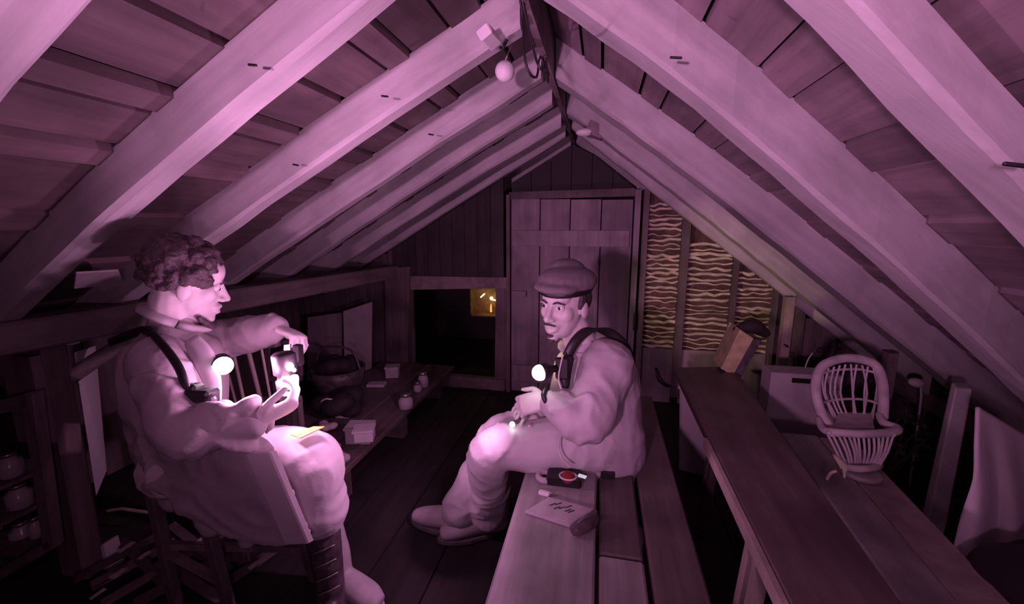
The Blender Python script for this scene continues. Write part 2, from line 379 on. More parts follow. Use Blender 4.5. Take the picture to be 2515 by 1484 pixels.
# right part: mud daub between studs, with woven wattle sticks
wt = wall_b
studs = [(1566, 1580), (1660, 1680), (1789, 1803), (1892, 1905)]
for a, b in studs:
    x0, x1 = onY(a, 760, YB).x, onY(b, 760, YB).x; zt = min(zr(x1)+.08, 1.5)
    mb = MB(); mb.box((x0, YB-.03, .05), (x1, YB+.05, zt)); build('stud', mb, 'wallw', wall_b)
bx = [onY(a, 760, YB).x for a in (1580, 1660, 1680, 1789, 1803, 1892)]
for k in range(3):
    a, b = bx[2*k], bx[2*k+1]
    mb = MB(); mb.prism([(a, YB+.03, .4), (b, YB+.03, .4), (b, YB+.03, zr(b)+.1), (a, YB+.03, zr(a)+.1)], (0, .03, 0)); build('daub_panel', mb, 'mud', wall_b)
    mb = MB(); mb.box((a, YB+.0, .0), (b, YB+.02, .4)); build('lower_panel', mb, 'door', wall_b)
    z = .415; r_ = random.Random(k)
    while z < min(zr(a), zr(b)+.12)-.02:
        pts = []; q0 = r_.uniform(.004, .0115)
        xe = min(b, X0+(ZR-z)/.78+.1)
        if xe-a < .04: break
        for i in range(7):
            xx = a+(xe-a)*i/6; pts.append((xx, YB+.012+.009*sin(i*2.3+z*90+k), z+r_.uniform(-.009, .009)))
        mb = MB(); mb.tube(pts, [q0*r_.uniform(.75, 1.3) for _ in pts], 7, smooth=2); build('wattle_stick', mb, 'stick', wall_b, True)
        z += r_.uniform(.027, .04)
# gable boards above the door, beside it, and dark right end
for i in range(24):
    x0 = -2.45+i*.2
    if -1.5 < x0 < -.72 or .2 < x0 < 1.12: continue
    zt = min(zl(x0+.1) if x0 < X0 else zr(x0+.1), 9)+.06
    zb = 1.5 if -.72 <= x0 <= .2 else 0
    if zt <= zb: continue
    if -.72 <= x0 <= .2: continue
    mb = MB(); mb.box((x0+.003, YB+.03, zb), (x0+.197, YB+.055, zt)); build('wall_board', mb, 'wallw', wall_b)
mb = MB(); q4(mb, [(1250, 472), (1560, 462), (1562, 482), (1250, 490)], YB-.02, .06); build('lintel', mb, 'wallw', wall_b)
for k in range(6):
    x0 = -.68+k*.15; x1 = x0+.146; f = lambda x_: (zl(x_) if x_ < X0 else zr(x_))-.02
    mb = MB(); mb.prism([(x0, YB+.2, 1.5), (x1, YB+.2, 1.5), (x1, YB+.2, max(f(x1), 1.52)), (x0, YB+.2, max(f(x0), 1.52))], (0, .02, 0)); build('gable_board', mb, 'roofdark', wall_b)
mb = MB(); q4(mb, [(1000, 678), (1245, 682), (1245, 708), (1000, 712)], YB-.03, .06); build('opening_head', mb, 'plate', wall_b)
mb = MB(); q4(mb, [(1040, 918), (1240, 935), (1240, 968), (1040, 945)], YB-.03, .06); build('opening_sill', mb, 'plate', wall_b)
mb = MB(); q4(mb, [(945, 660), (1006, 655), (1000, 935), (950, 930)], YB-.05, .09); build('post', mb, 'post', wall_b)
mb = MB(); q4(mb, [(1218, 705), (1252, 705), (1246, 1005), (1214, 1000)], YB-.01, .05); build('post', mb, 'post', wall_b)
for i in range(9):                                                       # boards above the opening, up to the rafters
    x0 = -1.6+i*.1; x1 = x0+.097; zb_ = onY(1120, 683, YB).z
    if zl(x1) < zb_+.02: continue
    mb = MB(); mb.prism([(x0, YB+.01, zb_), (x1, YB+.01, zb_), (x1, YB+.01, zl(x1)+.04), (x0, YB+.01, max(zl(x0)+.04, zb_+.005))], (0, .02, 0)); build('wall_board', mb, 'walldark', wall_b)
# far room behind the opening
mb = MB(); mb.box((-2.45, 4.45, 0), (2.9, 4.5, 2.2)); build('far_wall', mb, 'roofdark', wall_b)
mb = MB(); mb.box((-2.7, -1.5, 0), (-2.62, 4.5, .8)); build('outer_wall', mb, 'roofdark', wall_l)
mb = MB(); mb.box((-2.5, -1.56, 0), (2.9, -1.5, 2.2)); wb = build('wall_behind', mb, 'wallw'); wb['kind'] = 'structure'; wb.name = 'wall_front'

# plank door
door = struct('door_1', (-.23, YB-.03, 0), 'ledged plank door in the end wall')
dx0, dx1 = onY(1257, 700, YB).x, onY(1546, 700, YB).x; zt = onY(1400, 488, YB).z
n = 4; wd = (dx1-dx0)/n
for i in range(n):
    mb = MB(); mb.box((dx0+i*wd+.003, YB-.035, .01), (dx0+(i+1)*wd-.003, YB-.01, zt-.004*i)); build('door_plank', mb, 'door', door, bevel=.003)
for v0, v1 in ((566, 605), (900, 940)):
    z0, z1 = onY(1400, v1, YB).z, onY(1400, v0, YB).z
    mb = MB(); mb.box((dx0+.02, YB-.058, z0), (dx1-.02, YB-.036, z1)); build('door_ledge', mb, 'door', door, bevel=.003)
mb = MB(); mb.obox(onY(1470, 640, YB-.045), (.006, 0, 0), (0, .012, 0), (0, 0, .03)); build('door_latch', mb, 'black', door)
for a, b in ((1548, 1562),):
    mb = MB(); mb.box((onY(a, 700, YB).x, YB-.055, 0), (onY(b, 700, YB).x, YB+.02, zt+.05)); build('door_frame', mb, 'door', door)
mb = MB(); mb.box((dx0-.03, YB-.05, 0), (dx0-.004, YB+.02, zt+.03)); build('door_frame', mb, 'post', door)
mb = MB(); mb.obox(onY(1558, 790, YB-.06), (.008, 0, 0), (0, .012, 0), (0, 0, .06)); build('hinge', mb, 'black', door)
mb = MB(); mb.obox(onY(1276, 722, YB-.06), (.05, 0, 0), (0, .012, 0), (0, 0, .022)); build('door_bracket', mb, 'door', door)
mb = MB(); mb.tube([onY(1610, 905, YB-.02), onY(1618, 935, YB-.05), onY(1640, 950, YB-.05)], .008, 8, smooth=3); hk = build('hook', mb, 'black', wall_b, True)

# lantern glowing in the far room
lp = onY(1200, 745, 3.7)
t = thing('lantern', (lp.x, lp.y, lp.z-.09), 'small brown box lantern with a glowing yellow bulb, in the dark opening', 'lantern')
c0, c1 = onY(1166, 768, 3.75), onY(1242, 702, 3.75)
for nm, lo, hi in (('back_panel', (c0.x, 3.76, c0.z), (c1.x, 3.775, c1.z)), ('base', (c0.x, 3.64, c0.z-.012), (c1.x, 3.775, c0.z)), ('lid', (c0.x, 3.64, c1.z), (c1.x, 3.775, c1.z+.012)), ('side_panel', (c0.x-.01, 3.64, c0.z), (c0.x, 3.775, c1.z))):
    mb = MB(); mb.box(lo, hi); build(nm, mb, 'brown', t)
mb = MB(); mb.ell(onY(1207, 733, 3.7), (.016, .016, .016)); build('bulb', mb, 'bulb', t, True)
for a, b in (((1190, 722), (1181, 730)), ((1207, 736), (1224, 739))):
    mb = MB(); mb.tube([onY(*a, 3.7), onY(*b, 3.7)], .005, 6); build('filament', mb, 'bulb', t, True)
mb = MB(); mb.tube([onY(1206, 765, 3.7), onY(1206, 756, 3.7), onY(1206, 748, 3.7)], [.01, .008, .004], 8); build('flame', mb, 'flame', t, True)
point_light('lantern_light', onY(1200, 745, 3.66), .12, .02, (1, .6, .2))
mb = MB(); mb.box(tuple(onY(1172, 683, 3.4)), tuple(onY(1228, 662, 3.46))); tag(build('brown_carton', mb, 'brown'), 'dim brown carton on the beam above the dark opening', 'carton')
bpy.data.objects['brown_carton'].location = (0, 0, 0)

# ------------------------------------------------------------------ bench with three planks
BZ = .45
bench = thing('plank_bench', (.02, 1.1, 0), 'long bench of three planks that the capped man sits on', 'bench')
def plank_top(mb, xa, xb, y0, y1, z, th=.04): mb.hexa([(xa, y0, z-th), (xb, y0, z-th), (xb, y1, z-th), (xa, y1, z-th)], [(xa, y0, z), (xb, y0, z), (xb, y1, z), (xa, y1, z)])
mb = MB(); plank_top(mb, -.22, .014, .15, 1.9, BZ); build('plank', mb, 'bench', bench, bevel=.006)
mb = MB(); plank_top(mb, .024, .132, .15, .96, BZ-.006); build('plank', mb, 'bench', bench, bevel=.006)
mb = MB(); plank_top(mb, .024, .132, .966, 1.9, BZ-.008); build('plank', mb, 'benchdark', bench, bevel=.006)
mb = MB(); plank_top(mb, .146, .27, .15, 2.05, BZ-.012); build('plank', mb, 'benchdark', bench, bevel=.006)
for y in (.35, 1.1, 1.75):
    for x_ in (-.17, .2):
        mb = MB(); mb.box((x_-.03, y-.03, 0), (x_+.03, y+.03, BZ-.052)); build('leg', mb, 'benchdark', bench)
    mb = MB(); mb.box((-.2, y-.03, BZ-.10), (.24, y+.03, BZ-.042)); build('crossbar', mb, 'benchdark', bench)

# table plank with trestle legs
table = thing('trestle_table', (.48, 1.2, 0), 'narrow dark trestle table running beside the bench', 'table')
TZ = .6
mb = MB(); mb.hexa([(.35, .25, TZ-.035), (.51, .25, TZ-.035), (.64, 2.1, TZ-.035), (.36, 2.03, TZ-.035)], [(.35, .25, TZ), (.51, .25, TZ), (.64, 2.1, TZ), (.36, 2.03, TZ)]); build('tabletop', mb, 'tabledark', table, bevel=.004)
mb = MB(); mb.hexa([(.337, .25, TZ-.036), (.349, .25, TZ-.036), (.353, 1.34, TZ-.036), (.341, 1.34, TZ-.036)], [(.337, .25, TZ-.002), (.349, .25, TZ-.002), (.353, 1.34, TZ-.002), (.341, 1.34, TZ-.002)]); build('lit_edge_strip', mb, 'pale', table)  # light along the tabletop's left edge, painted as a pale strip
for y in (.93, 1.75):
    for s_ in (-1, 1):
        xt = (.362 if y < 1 else .5) if s_ < 0 else .56
        mb = MB(); mb.bar((xt, y, TZ-.036), (xt+s_*.05, y-.02, 0), .02, .03, (0, 1, 0)); build('leg', mb, 'pale' if s_ < 0 and y < 1 else 'tabledark', table)
        mb = MB(); mb.bar((xt, y-.05, TZ-.036), (xt+s_*.05, y-.075, 0), .018, .03, (0, 1, 0)); build('leg', mb, 'pale' if s_ < 0 and y < 1 else 'tabledark', table)
    mb = MB(); mb.bar((.36 if y < 1 else .48, y, .3), (.58, y, .3), .03, .04, (0, 1, 0)); build('crossbar', mb, 'tabledark', table)

# far bench: two planks behind the table
bench2 = thing('low_bench', (.85, 1.3, 0), 'pale two plank bench under the wicker chair, beyond the table', 'bench')
mb = MB(); mb.hexa([(.64, .5, .41), (.755, .5, .41), (.86, 1.75, .41), (.73, 1.75, .41)], [(.64, .5, .45), (.755, .5, .45), (.86, 1.75, .45), (.73, 1.75, .45)]); build('plank', mb, 'bench', bench2, bevel=.005)
mb = MB(); mb.hexa([(.76, .5, .405), (.86, .5, .405), (.985, 1.75, .405), (.866, 1.75, .405)], [(.76, .5, .445), (.86, .5, .445), (.985, 1.75, .445), (.866, 1.75, .445)]); build('plank', mb, 'pale', bench2, bevel=.005)
for y in (.75, 1.55):
    for x_ in (.72, .84):
        xx = x_+(y-.75)*.09; mb = MB(); mb.box((xx-.03, y-.03, 0), (xx+.03, y+.03, .403)); build('leg', mb, 'benchdark', bench2)

# white bin behind the table, cardboard box with a hand hole
b0, b1 = onZ(1650, 1125, 0), onZ(1740, 1160, 0)
t = thing('white_bin', (.53, 2.2, 0), 'tall plain white bin standing on the floor behind the dark table', 'bin')
mb = MB(); mb.hexa([(.44, 2.14, 0), (.60, 2.10, 0), (.64, 2.3, 0), (.48, 2.34, 0)], [(.41, 2.12, .46), (.62, 2.08, .46), (.66, 2.32, .46), (.45, 2.36, .46)]); build('body', mb, 'card', t, bevel=.012)
mb = MB(); mb.hexa([(.40, 2.11, .46), (.63, 2.07, .46), (.67, 2.33, .46), (.44, 2.37, .46)], [(.40, 2.11, .48), (.63, 2.07, .48), (.67, 2.33, .48), (.44, 2.37, .48)]); build('rim', mb, 'card', t, bevel=.004)
cb0 = onY(1895, 915, 2.1); cb1 = onY(2010, 1090, 2.1)
t = thing('cardboard_box', (cb0.x+.14, 2.2, cb1.z), 'white cardboard box with a dark hand hole, left of the wicker chair', 'box')
mb = MB(); mb.box((cb0.x, 2.1, cb1.z), (cb0.x+.30, 2.22, cb0.z)); build('body', mb, 'card', t, bevel=.004)
mb = MB(); s0 = onY(1960, 935, 2.098); mb.obox((s0.x+.02, 2.099, s0.z), (.045, 0, 0), (0, .004, 0), (0, 0, .011)); build('hand_hole', mb, 'black', t)
# crate that carries the box
t = thing('wooden_crate', (cb0.x+.15, 2.22, 0), 'dark wooden crate under the white cardboard box', 'crate')
for k in range(3):
    z0 = .005+k*(cb1.z-.01)/3; z1 = z0+(cb1.z-.01)/3-.012
    for lo, hi in (((cb0.x-.02, 2.08, z0), (cb0.x+.33, 2.095, z1)), ((cb0.x-.02, 2.385, z0), (cb0.x+.33, 2.4, z1))):
        mb = MB(); mb.box(lo, hi); build('slat', mb, 'benchdark', t)
for x_ in (cb0.x-.02, cb0.x+.31):
    for y in (2.096, 2.354):
        mb = MB(); mb.box((x_, y, 0), (x_+.02, y+.03, cb1.z-.002)); build('corner_post', mb, 'benchdark', t)

# yellowed box leaning on the table end with a dark hat on it
bk = onZ(1795, 915, TZ)
t = thing('leaning_book', (bk.x, bk.y, TZ), 'tilted thick book with yellowed pages on the table end', 'book')
A = [onY(u, v, bk.y) for u, v in ((1775, 908), (1800, 925), (1852, 832), (1822, 812))]
mb = MB(); mb.prism(A, (0, .14, 0)); build('page_block', mb, 'book', t, bevel=.003)
B = [onY(u, v, bk.y-.004) for u, v in ((1801, 926), (1818, 932), (1872, 836), (1853, 832))]
mb = MB(); mb.prism(B, (0, .15, 0)); build('cover', mb, 'boot', t, bevel=.003)
B = [onY(u, v, bk.y-.004) for u, v in ((1771, 906), (1775, 908), (1822, 812), (1817, 809))]
mb = MB(); mb.prism(B, (0, .15, 0)); build('cover', mb, 'book', t)
hp = onY(1845, 815, bk.y+.06)
mb = MB(); mb.tube([hp+Vector((-.06, 0, .005)), hp+Vector((0, -.01, .03)), hp+Vector((.06, 0, -.005))], [.02, .035, .022], 10, smooth=3)
tag(remeshed('dark_glove', mb, 'dark', None, .006, 3), 'dark crumpled glove lying over the top of the tilted book', 'glove')

# ------------------------------------------------------------------ wicker doll chair
wc = onZ(2115, 1165, .45); wx, wy, wz = .845, 1.44, .45
CHX = thing('wicker_chair', (wx, wy, wz), 'small white wicker chair with hooped back, on the pale bench', 'chair')
def cat(u, v, t_): return at(u, v, t_*.915)
tc_ = 1.72
hoop = [(2045, 1060, 1.60), (2015, 1010, 1.64), (2003, 950, 1.68), (2018, 902, 1.72), (2062, 882, 1.74), (2110, 882, 1.74), (2150, 897, 1.73), (2167, 935, 1.70), (2170, 985, 1.66), (2168, 1025, 1.64)]
hp_ = [cat(*h) for h in hoop]
mb = MB(); mb.tube(hp_, .0165, 10, smooth=4); build('back_hoop', mb, 'wicker', CHX, True)
# arm on the right sweeping forward to the seat rim
mb = MB(); mb.tube([cat(2160, 1020, 1.64), cat(2172, 1040, 1.60), cat(2203, 1053, 1.56), cat(2190, 1062, 1.53), cat(2120, 1066, 1.50), cat(2050, 1062, 1.52), cat(2022, 1055, 1.56), cat(2010, 1030, 1.62)], [.012, .014, .015, .014, .013, .013, .012, .011], 9, smooth=4); build('seat_rim', mb, 'wicker', CHX, True)
mb = MB(); mb.prism([cat(2046, 1052, 1.6), cat(2148, 1052, 1.6), cat(2140, 1015, 1.74), cat(2060, 1012, 1.74)], (0, 0, -.012)); build('seat', mb, 'wicker', CHX)
bot = []
for i in range(17):
    g = 2*pi*i/16; bot.append(cat(2115+45*cos(g), 1142+ -10*sin(g), 1.56+.07*sin(g)))
mb = MB(); mb.tube(bot, .011, 8); build('base_ring', mb, 'wicker', CHX, True)
rim = [(2022+170*i/13, 1064, 1.52) for i in range(14)]
for i in range(14):
    f = i/13
    a = cat(2032+163*f, 1066, 1.51+.03*abs(f-.5)); b = cat(2073+86*f, 1145, 1.53); mid = (a+b)/2+Vector((0, -.012, 0))
    mb = MB(); mb.tube([a, mid+Vector((random.uniform(-.004, .004), 0, 0)), b], .0042, 6, smooth=3); build('weave_strand', mb, 'wicker', CHX, True)
for i in range(11):
    f = (i+.5)/11; u = 2012+152*f
    top = cat(u+2, 900-18*sin(pi*f)+14, 1.725); b = cat(2050+96*f, 1042, 1.72); j = random.uniform(-12, 12)
    mb = MB(); mb.tube([top, cat(u+j+4*f, 965, 1.745), b], .0038, 6, smooth=3); build('weave_strand', mb, 'wicker', CHX, True)
for v in (912, 985):
    mb = MB(); mb.tube([cat(2016, v+6, 1.70), cat(2055, v-3, 1.75), cat(2115, v-4, 1.755), cat(2164, v+8, 1.71)], .005, 6, smooth=4); build('weave_band', mb, 'wicker', CHX, True)
mb = MB()
for i in range(24):
    f = i/23; mb.ell(cat(2036+158*f, 1064+4*(i % 2), 1.503+.03*abs(f-.5)), .008, nu=8, nv=6)
ws = build('rim_braid', mb, 'wicker', CHX, True); ws['kind'] = 'stuff'
mb = MB(); mb.prism([cat(2046, 1120, 1.50), cat(2056, 1122, 1.50), cat(2082, 1145, 1.50), cat(2080, 1160, 1.50), cat(2064, 1150, 1.50)], (.004, .012, 0)); mb.tube([cat(2073, 1150, 1.5), cat(2074, 1172, 1.5)], .004, 6)
tag(build('yellow_ribbon', mb, 'ribbon', None), 'pale yellow ribbon scrap at the foot of the wicker chair', 'ribbon')
mb = MB(); mb.tube([cat(2052, 1158, 1.47), cat(2040, 1163, 1.47), cat(2031, 1177, 1.47)], .005, 6, smooth=3); tag(build('ribbon_end', mb, 'ribbon', None, True), 'curled pale ribbon end lying left of the yellow ribbon scrap', 'ribbon')
mb = MB(); mb.lathe([(.052, 0), (.058, .003), (.058, .014), (.05, .016)], onZ(2112, 1166, .451), 20); tag(build('round_tin', mb, 'bench', None, True), 'low round tin under the wicker chair', 'tin')
mb = MB(); mb.tube([at(1977, 905, 2.05), at(1984, 885, 2.05), at(1995, 868, 2.05)], .003, 6, smooth=3); tag(build('thin_rod', mb, 'string', None, True), 'thin pale rod sticking up from the white cardboard box', 'rod')

# ------------------------------------------------------------------ right-hand posts, sheet, bag, dried plants
a0, a1 = onY(2372, 955, 1.62), onY(2290, 1345, 1.56)
a1 = a0.lerp(a1, (a0.z-.021)/(a0.z-a1.z)); a1.z = .021
t0 = MB(); t0.hexa([a1+Vector((-.028, 0, -.02)), a1+Vector((.03, 0, -.02)), a1+Vector((.05, .06, -.02)), a1+Vector((-.01, .06, -.02))], [a0+Vector((-.028, 0, .0)), a0+Vector((.02, 0, 0)), a0+Vector((.045, .06, 0)), a0+Vector((0, .06, 0))])
pz = a1.z
tag(build('leaning_plank', t0, 'rafterR', bevel=.004), 'pale plank leaning up against the lowest rafter right of the wicker chair', 'plank')
p0, p1 = onY(2192, 868, 2.4), onY(2200, 1100, 2.4)
mb = MB(); mb.box((p0.x-.015, 2.4, 0), (p0.x+.03, 2.45, p0.z)); tag(build('thin_stud', mb, 'plate'), 'thin upright stud behind the right side of the wicker chair', 'stud')
p0 = onY(1942, 742, 2.8)
mb = MB(); mb.box((p0.x-.025, 2.8, 0), (p0.x+.025, 2.85, p0.z+.03)); tag(build('brown_stud', mb, 'pale'), 'brown upright stud behind the white cardboard box', 'stud')
# canvas sheet with folds
def sheet():
    mb = MB(); nu, nv = 26, 22; V = []
    L_ = [(2395, 1000), (2392, 1080), (2385, 1200), (2340, 1340), (2285, 1500)]
    R_ = [(2570, 1105), (2575, 1180), (2580, 1280), (2580, 1400), (2580, 1520)]
    Ls, Rs = sm(L_, 6), sm(R_, 6)
    for i in range(len(Ls)):
        for j in range(nu):
            f = j/(nu-1); g = i/(len(Ls)-1); u = Ls[i][0]*(1-f)+Rs[i][0]*f; v = Ls[i][1]*(1-f)+Rs[i][1]*f
            y = 1.33-.15*g+.016*sin(f*15-g*6)*min(1, g*1.6)+.05*f
            V.append(onY(u, v, y))
    fs = [(i*nu+j, i*nu+j+1, (i+1)*nu+j+1, (i+1)*nu+j) for i in range(len(Ls)-1) for j in range(nu-1)]
    mb.add(V, fs); o = build('canvas_sheet', mb, 'sheet', None, True)
    s_ = o.modifiers.new('thick', 'SOLIDIFY'); s_.thickness = .008; return o
tag(sheet(), 'pale canvas sheet draped and folded at the right side of the frame', 'sheet')
t = MB(); r_ = random.Random(3)
c = at(2535, 1462, .98)
t.ell(c, (.11, .12, .10)); t.ell(c+Vector((.09, .05, -.03)), (.1, .12, .12)); t.ell(c+Vector((-.03, -.03, -.07)), (.11, .1, .08)); t.tube([c+Vector((0, 0, .08)), c+Vector((.06, .02, .13)), c+Vector((.12, .05, .09))], .016, 8, smooth=3)
c_z = c.z
tag(remeshed('cloth_bag', t, 'dark', None, .01, 4), 'dark soft cloth bag in front of the canvas sheet', 'bag')
bag = bpy.data.objects['cloth_bag']
# stool carrying the bag
st = thing('low_stool', (c.x+.03, c.y+.02, 0), 'dark low stool under the dark cloth bag', 'stool')
zt_ = min(v_.co.z for v_ in bag.data.vertices)
mb = MB(); mb.box((c.x-.15, c.y-.13, zt_-.03), (c.x+.2, c.y+.17, zt_)); build('seat', mb, 'benchdark', st)
for sx in (-.12, .17):
    for sy in (-.1, .14):
        mb = MB(); mb.box((c.x+sx-.02, c.y+sy-.02, 0), (c.x+sx+.02, c.y+sy+.02, zt_-.03)); build('leg', mb, 'benchdark', st)
def plant(name, base, n, h, label, seed, spread=.16, mat='plant'):
    r_ = random.Random(seed); t = thing(name, base, label, 'dried plant'); b = Vector(base)
    ml = MB()
    for i in range(n):
        tip = b+Vector((r_.uniform(-spread, spread), r_.uniform(-spread, spread)*.6, h*r_.uniform(.6, 1))); mid = (b+tip)/2+Vector((r_.uniform(-.04, .04), 0, .03))
        mb = MB(); mb.tube([b, mid, tip], [.005, .004, .002], 5, smooth=3); build('stem', mb, mat, t, True)
        for k in range(9):
            f = r_.uniform(.3, 1); p = b.lerp(tip, f)+Vector((r_.uniform(-.04, .04), r_.uniform(-.03, .03), r_.uniform(-.02, .03)))
            d = Vector((r_.uniform(-1, 1), r_.uniform(-1, 1), r_.uniform(-.6, .6))).normalized()*r_.uniform(.02, .045); s_ = d.orthogonal().normalized()*.010
            ml.add([p, p+d*.5+s_, p+d, p+d*.5-s_], [(0, 1, 2, 3)])
    o = build('leaves', ml, mat, t); o['kind'] = 'stuff'
    return t
plant('dried_plant', (1.32, 2.1, 0), 16, .46, 'dark dried plant heap under the eave right of the wicker chair', 1, .14)
plant('dried_bush', (1.28, 2.72, 0), 18, .55, 'dark dried branches standing behind the white cardboard box', 2, .18)
plant('dried_bush', (1.55, 1.95, 0), 12, .34, 'dark dried stalks nearest the leaning plank', 5, .1)
for u, v, t_, l in ((2250, 940, 2.0, 'pale round seed head among the dark dried stalks'),):
    mb = MB(); p = at(u, v, t_); mb.ell(p, (.03, .03, .022)); mb.tube([p, p+Vector((.03, 0, -.06)), (p.x+.05, p.y, .0)], .005, 6, smooth=3)
    tag(build('seed_head', mb, 'sheet', None, True), l, 'seed head')

# ------------------------------------------------------------------ things at the ridge
p = onP(1195, 78, P0, nL)
t = thing('motion_sensor', (p.x, p.y, p.z), 'small white box sensor fixed to the rafter near the ridge', 'sensor')
e1 = (onP(1222, 100, P0, nL)-onP(1172, 48, P0, nL)).normalized(); nn = nL.normalized(); e2 = nn.cross(e1).normalized()
mb = MB(); mb.obox(p-nn*.016, e1*.045, e2*.02, nn*.016); build('housing', mb, 'white', t, bevel=.004)
mb = MB(); mb.tube([onP(1225, 110, P0, nL)-nn*.01, onP(1228, 104, P0, nL)-nn*.02, onP(1240, 92, P0, nL)-nn*.01], .005, 6); build('clip', mb, 'black', t, True)
p = at(1240, 175, 1.42)
t = thing('white_ball', p, 'white round ball ornament hanging below the ridge', 'ornament')
mb = MB(); mb.ell(p, .033, nu=24, nv=16); build('ball', mb, 'white', t, True)
mb = MB(); mb.tube([p+Vector((0, 0, .03)), (p.x+.02, p.y+.02, 1.86)], .0025, 6); build('string', mb, 'string', t, True)
cable = MB(); cable.tube([(-.238, .5, 1.879), (-.238, 1.2, 1.879), onX(1290, 150, -.22), onX(1318, 190, -.2), (-.238, 1.75, 1.879), (-.238, 2.9, 1.879)], .0035, 6, smooth=4)
cable.tube([(-.238, 1.3, 1.879), onX(1318, 150, -.15), onX(1342, 175, -.14), onX(1345, 200, -.15), (-.238, 1.7, 1.879)], .003, 6, smooth=4)
tag(build('power_cable', cable, 'black', None, True), 'dark power cable looping along the ridge board', 'cable')
p = onY(1436, 325, 2.52)
t = thing('ceiling_socket', p, 'pale lamp socket at the far end of the ridge', 'socket')
mb = MB(); mb.ell(p, (.05, .03, .022)); build('socket', mb, 'white', t, True)
mb = MB(); mb.obox(p+Vector((.06, .02, .01)), (.045, 0, -.02), (0, .04, 0), (.015, 0, .03)); build('mount', mb, 'roof', t)

# ------------------------------------------------------------------ left low platform and what stands on it
PZ = .2
plat = thing('low_platform', (-1.35, 2.1, 0), 'low dusty board platform along the left wall, crowded with small things', 'platform')
for k in range(3):
    xa = -1.07-k*.2; mb = MB(); plank_top(mb, xa-.196, xa, 1.42, 2.95, PZ-.002*k, .03); build('plank', mb, 'benchdark', plat, bevel=.004)
for y in (1.6, 2.2, 2.8):
    mb = MB(); mb.box((-1.64, y-.03, 0), (-1.12, y+.03, PZ-.036)); build('bearer', mb, 'benchdark', plat)
def bx(name, u, v, z, sx, sy, sz, mat, label, cat, rz=0, lid=True):
    p = onZ(u, v, z); t = thing(name, (p.x, p.y, z), label, cat); R = Matrix.Rotation(rz, 3, 'Z')
    mb = MB(); mb.obox((p.x, p.y, z+sz/2), R @ Vector((sx/2, 0, 0)), R @ Vector((0, sy/2, 0)), (0, 0, sz/2)); build('body', mb, mat, t, bevel=.004)
    if lid:
        mb = MB(); mb.obox((p.x, p.y, z+sz+.005), R @ Vector((sx/2+.004, 0, 0)), R @ Vector((0, sy/2+.004, 0)), (0, 0, .006)); build('lid', mb, mat, t)
    return t
bx('white_carton', 886, 1082, PZ, .12, .09, .075, 'card', 'lower white carton near the front edge of the left platform', 'carton', .2)
bx('white_carton', 896, 1080, PZ+.087, .085, .07, .05, 'card', 'small white carton stacked on the lower white carton', 'carton', .35)
bx('paper_box', 847, 1022, PZ, .085, .07, .075, 'card', 'small pale box behind the stacked white cartons', 'box', .1)
bx('pale_box', 965, 925, PZ, .09, .08, .07, 'paper', 'pale little box at the far back of the left platform', 'box', .3)
bx('flat_packet', 925, 948, PZ, .12, .07, .02, 'paper', 'flat pale packet lying midway on the left platform', 'packet', .2, False)
def jar(name, u, v, z, r, h, label, cat='jar'):
    p = onZ(u, v, z); t = thing(name, (p.x, p.y, z), label, cat)
    mb = MB(); mb.lathe([(r*.8, 0), (r, .006), (r, h*.7), (r*.75, h*.86), (r*.7, h)], p, 18); build('body', mb, 'card', t, True)
    mb = MB(); mb.lathe([(r*.78, h), (r*.8, h+.004), (r*.8, h+.016), (r*.7, h+.02)], p, 18); build('lid', mb, 'metal', t, True)
jar('round_jar', 997, 1002, PZ, .042, .075, 'round white jar near the platform edge, before the dark opening')
jar('slim_jar', 1040, 950, PZ, .034, .085, 'slim pale jar at the far corner of the left platform')
jar('squat_jar', 1026, 962, PZ, .026, .05, 'squat grey jar between the round jar and the slim jar')
for i, (u, v, l) in enumerate(((812, 1112, 'crumpled pale paper ball lowest on the left platform'), (838, 1140, 'crumpled grey rag by the near corner of the platform'), (800, 1060, 'crumpled paper close behind the seated man\'s knee'))):
    p = onZ(u, v, PZ); mb = MB(); rr = random.Random(i)
    for k in range(5): mb.ell(p+Vector((rr.uniform(-.03, .03), rr.uniform(-.03, .03), .02+rr.uniform(0, .012))), (.026, .026, .02))
    o = remeshed(['paper_ball', 'grey_rag', 'crumpled_paper'][i], mb, ['paper', 'card', 'paper'][i], None, .008, 1); tag(o, l, ['paper', 'rag', 'paper'][i])
# dark heap: basket with bundles
p = Vector((-1.62, 2.3, PZ)); t = thing('wicker_basket', p, 'dark round basket heaped with rags at the platform back', 'basket')
mb = MB(); mb.lathe([(.12, 0), (.16, .1), (.17, .17), (.155, .17), (.14, .06)], p, 20); build('body', mb, 'boot', t, True)
mb = MB()
for k in range(9):
    a = k*2.4; mb.ell(p+Vector((.08*cos(a), .08*sin(a), .17+.015*(k % 3))), (.055, .05, .05))
remeshed('rags', mb, 'dark', t, .012, 2)
mb = MB(); mb.tube([p+Vector((-.16, 0, .16)), p+Vector((-.1, 0, .29)), p+Vector((.1, 0, .29)), p+Vector((.16, 0, .16))], .008, 8, smooth=5); build('handle', mb, 'boot', t, True)
p = onY(800, 905, 2.15)
t = thing('dark_bundle', (-1.42, 2.0, PZ), 'dark lumpy bundle on the platform beside the hanging lamp', 'bundle')
mb = MB()
for k in range(8):
    a = k*1.9; mb.ell((-1.42+.07*cos(a), 2.0+.09*sin(a), PZ+.045+.02*(k % 4)), (.07, .06, .05))
remeshed('cloth', mb, 'dark', t, .012, 2); mb = MB(); mb.tube([(-1.49, 1.92, PZ+.09), (-1.42, 1.9, PZ+.14), (-1.34, 1.95, PZ+.1)], .005, 6, smooth=3); build('cord', mb, 'string', t, True)
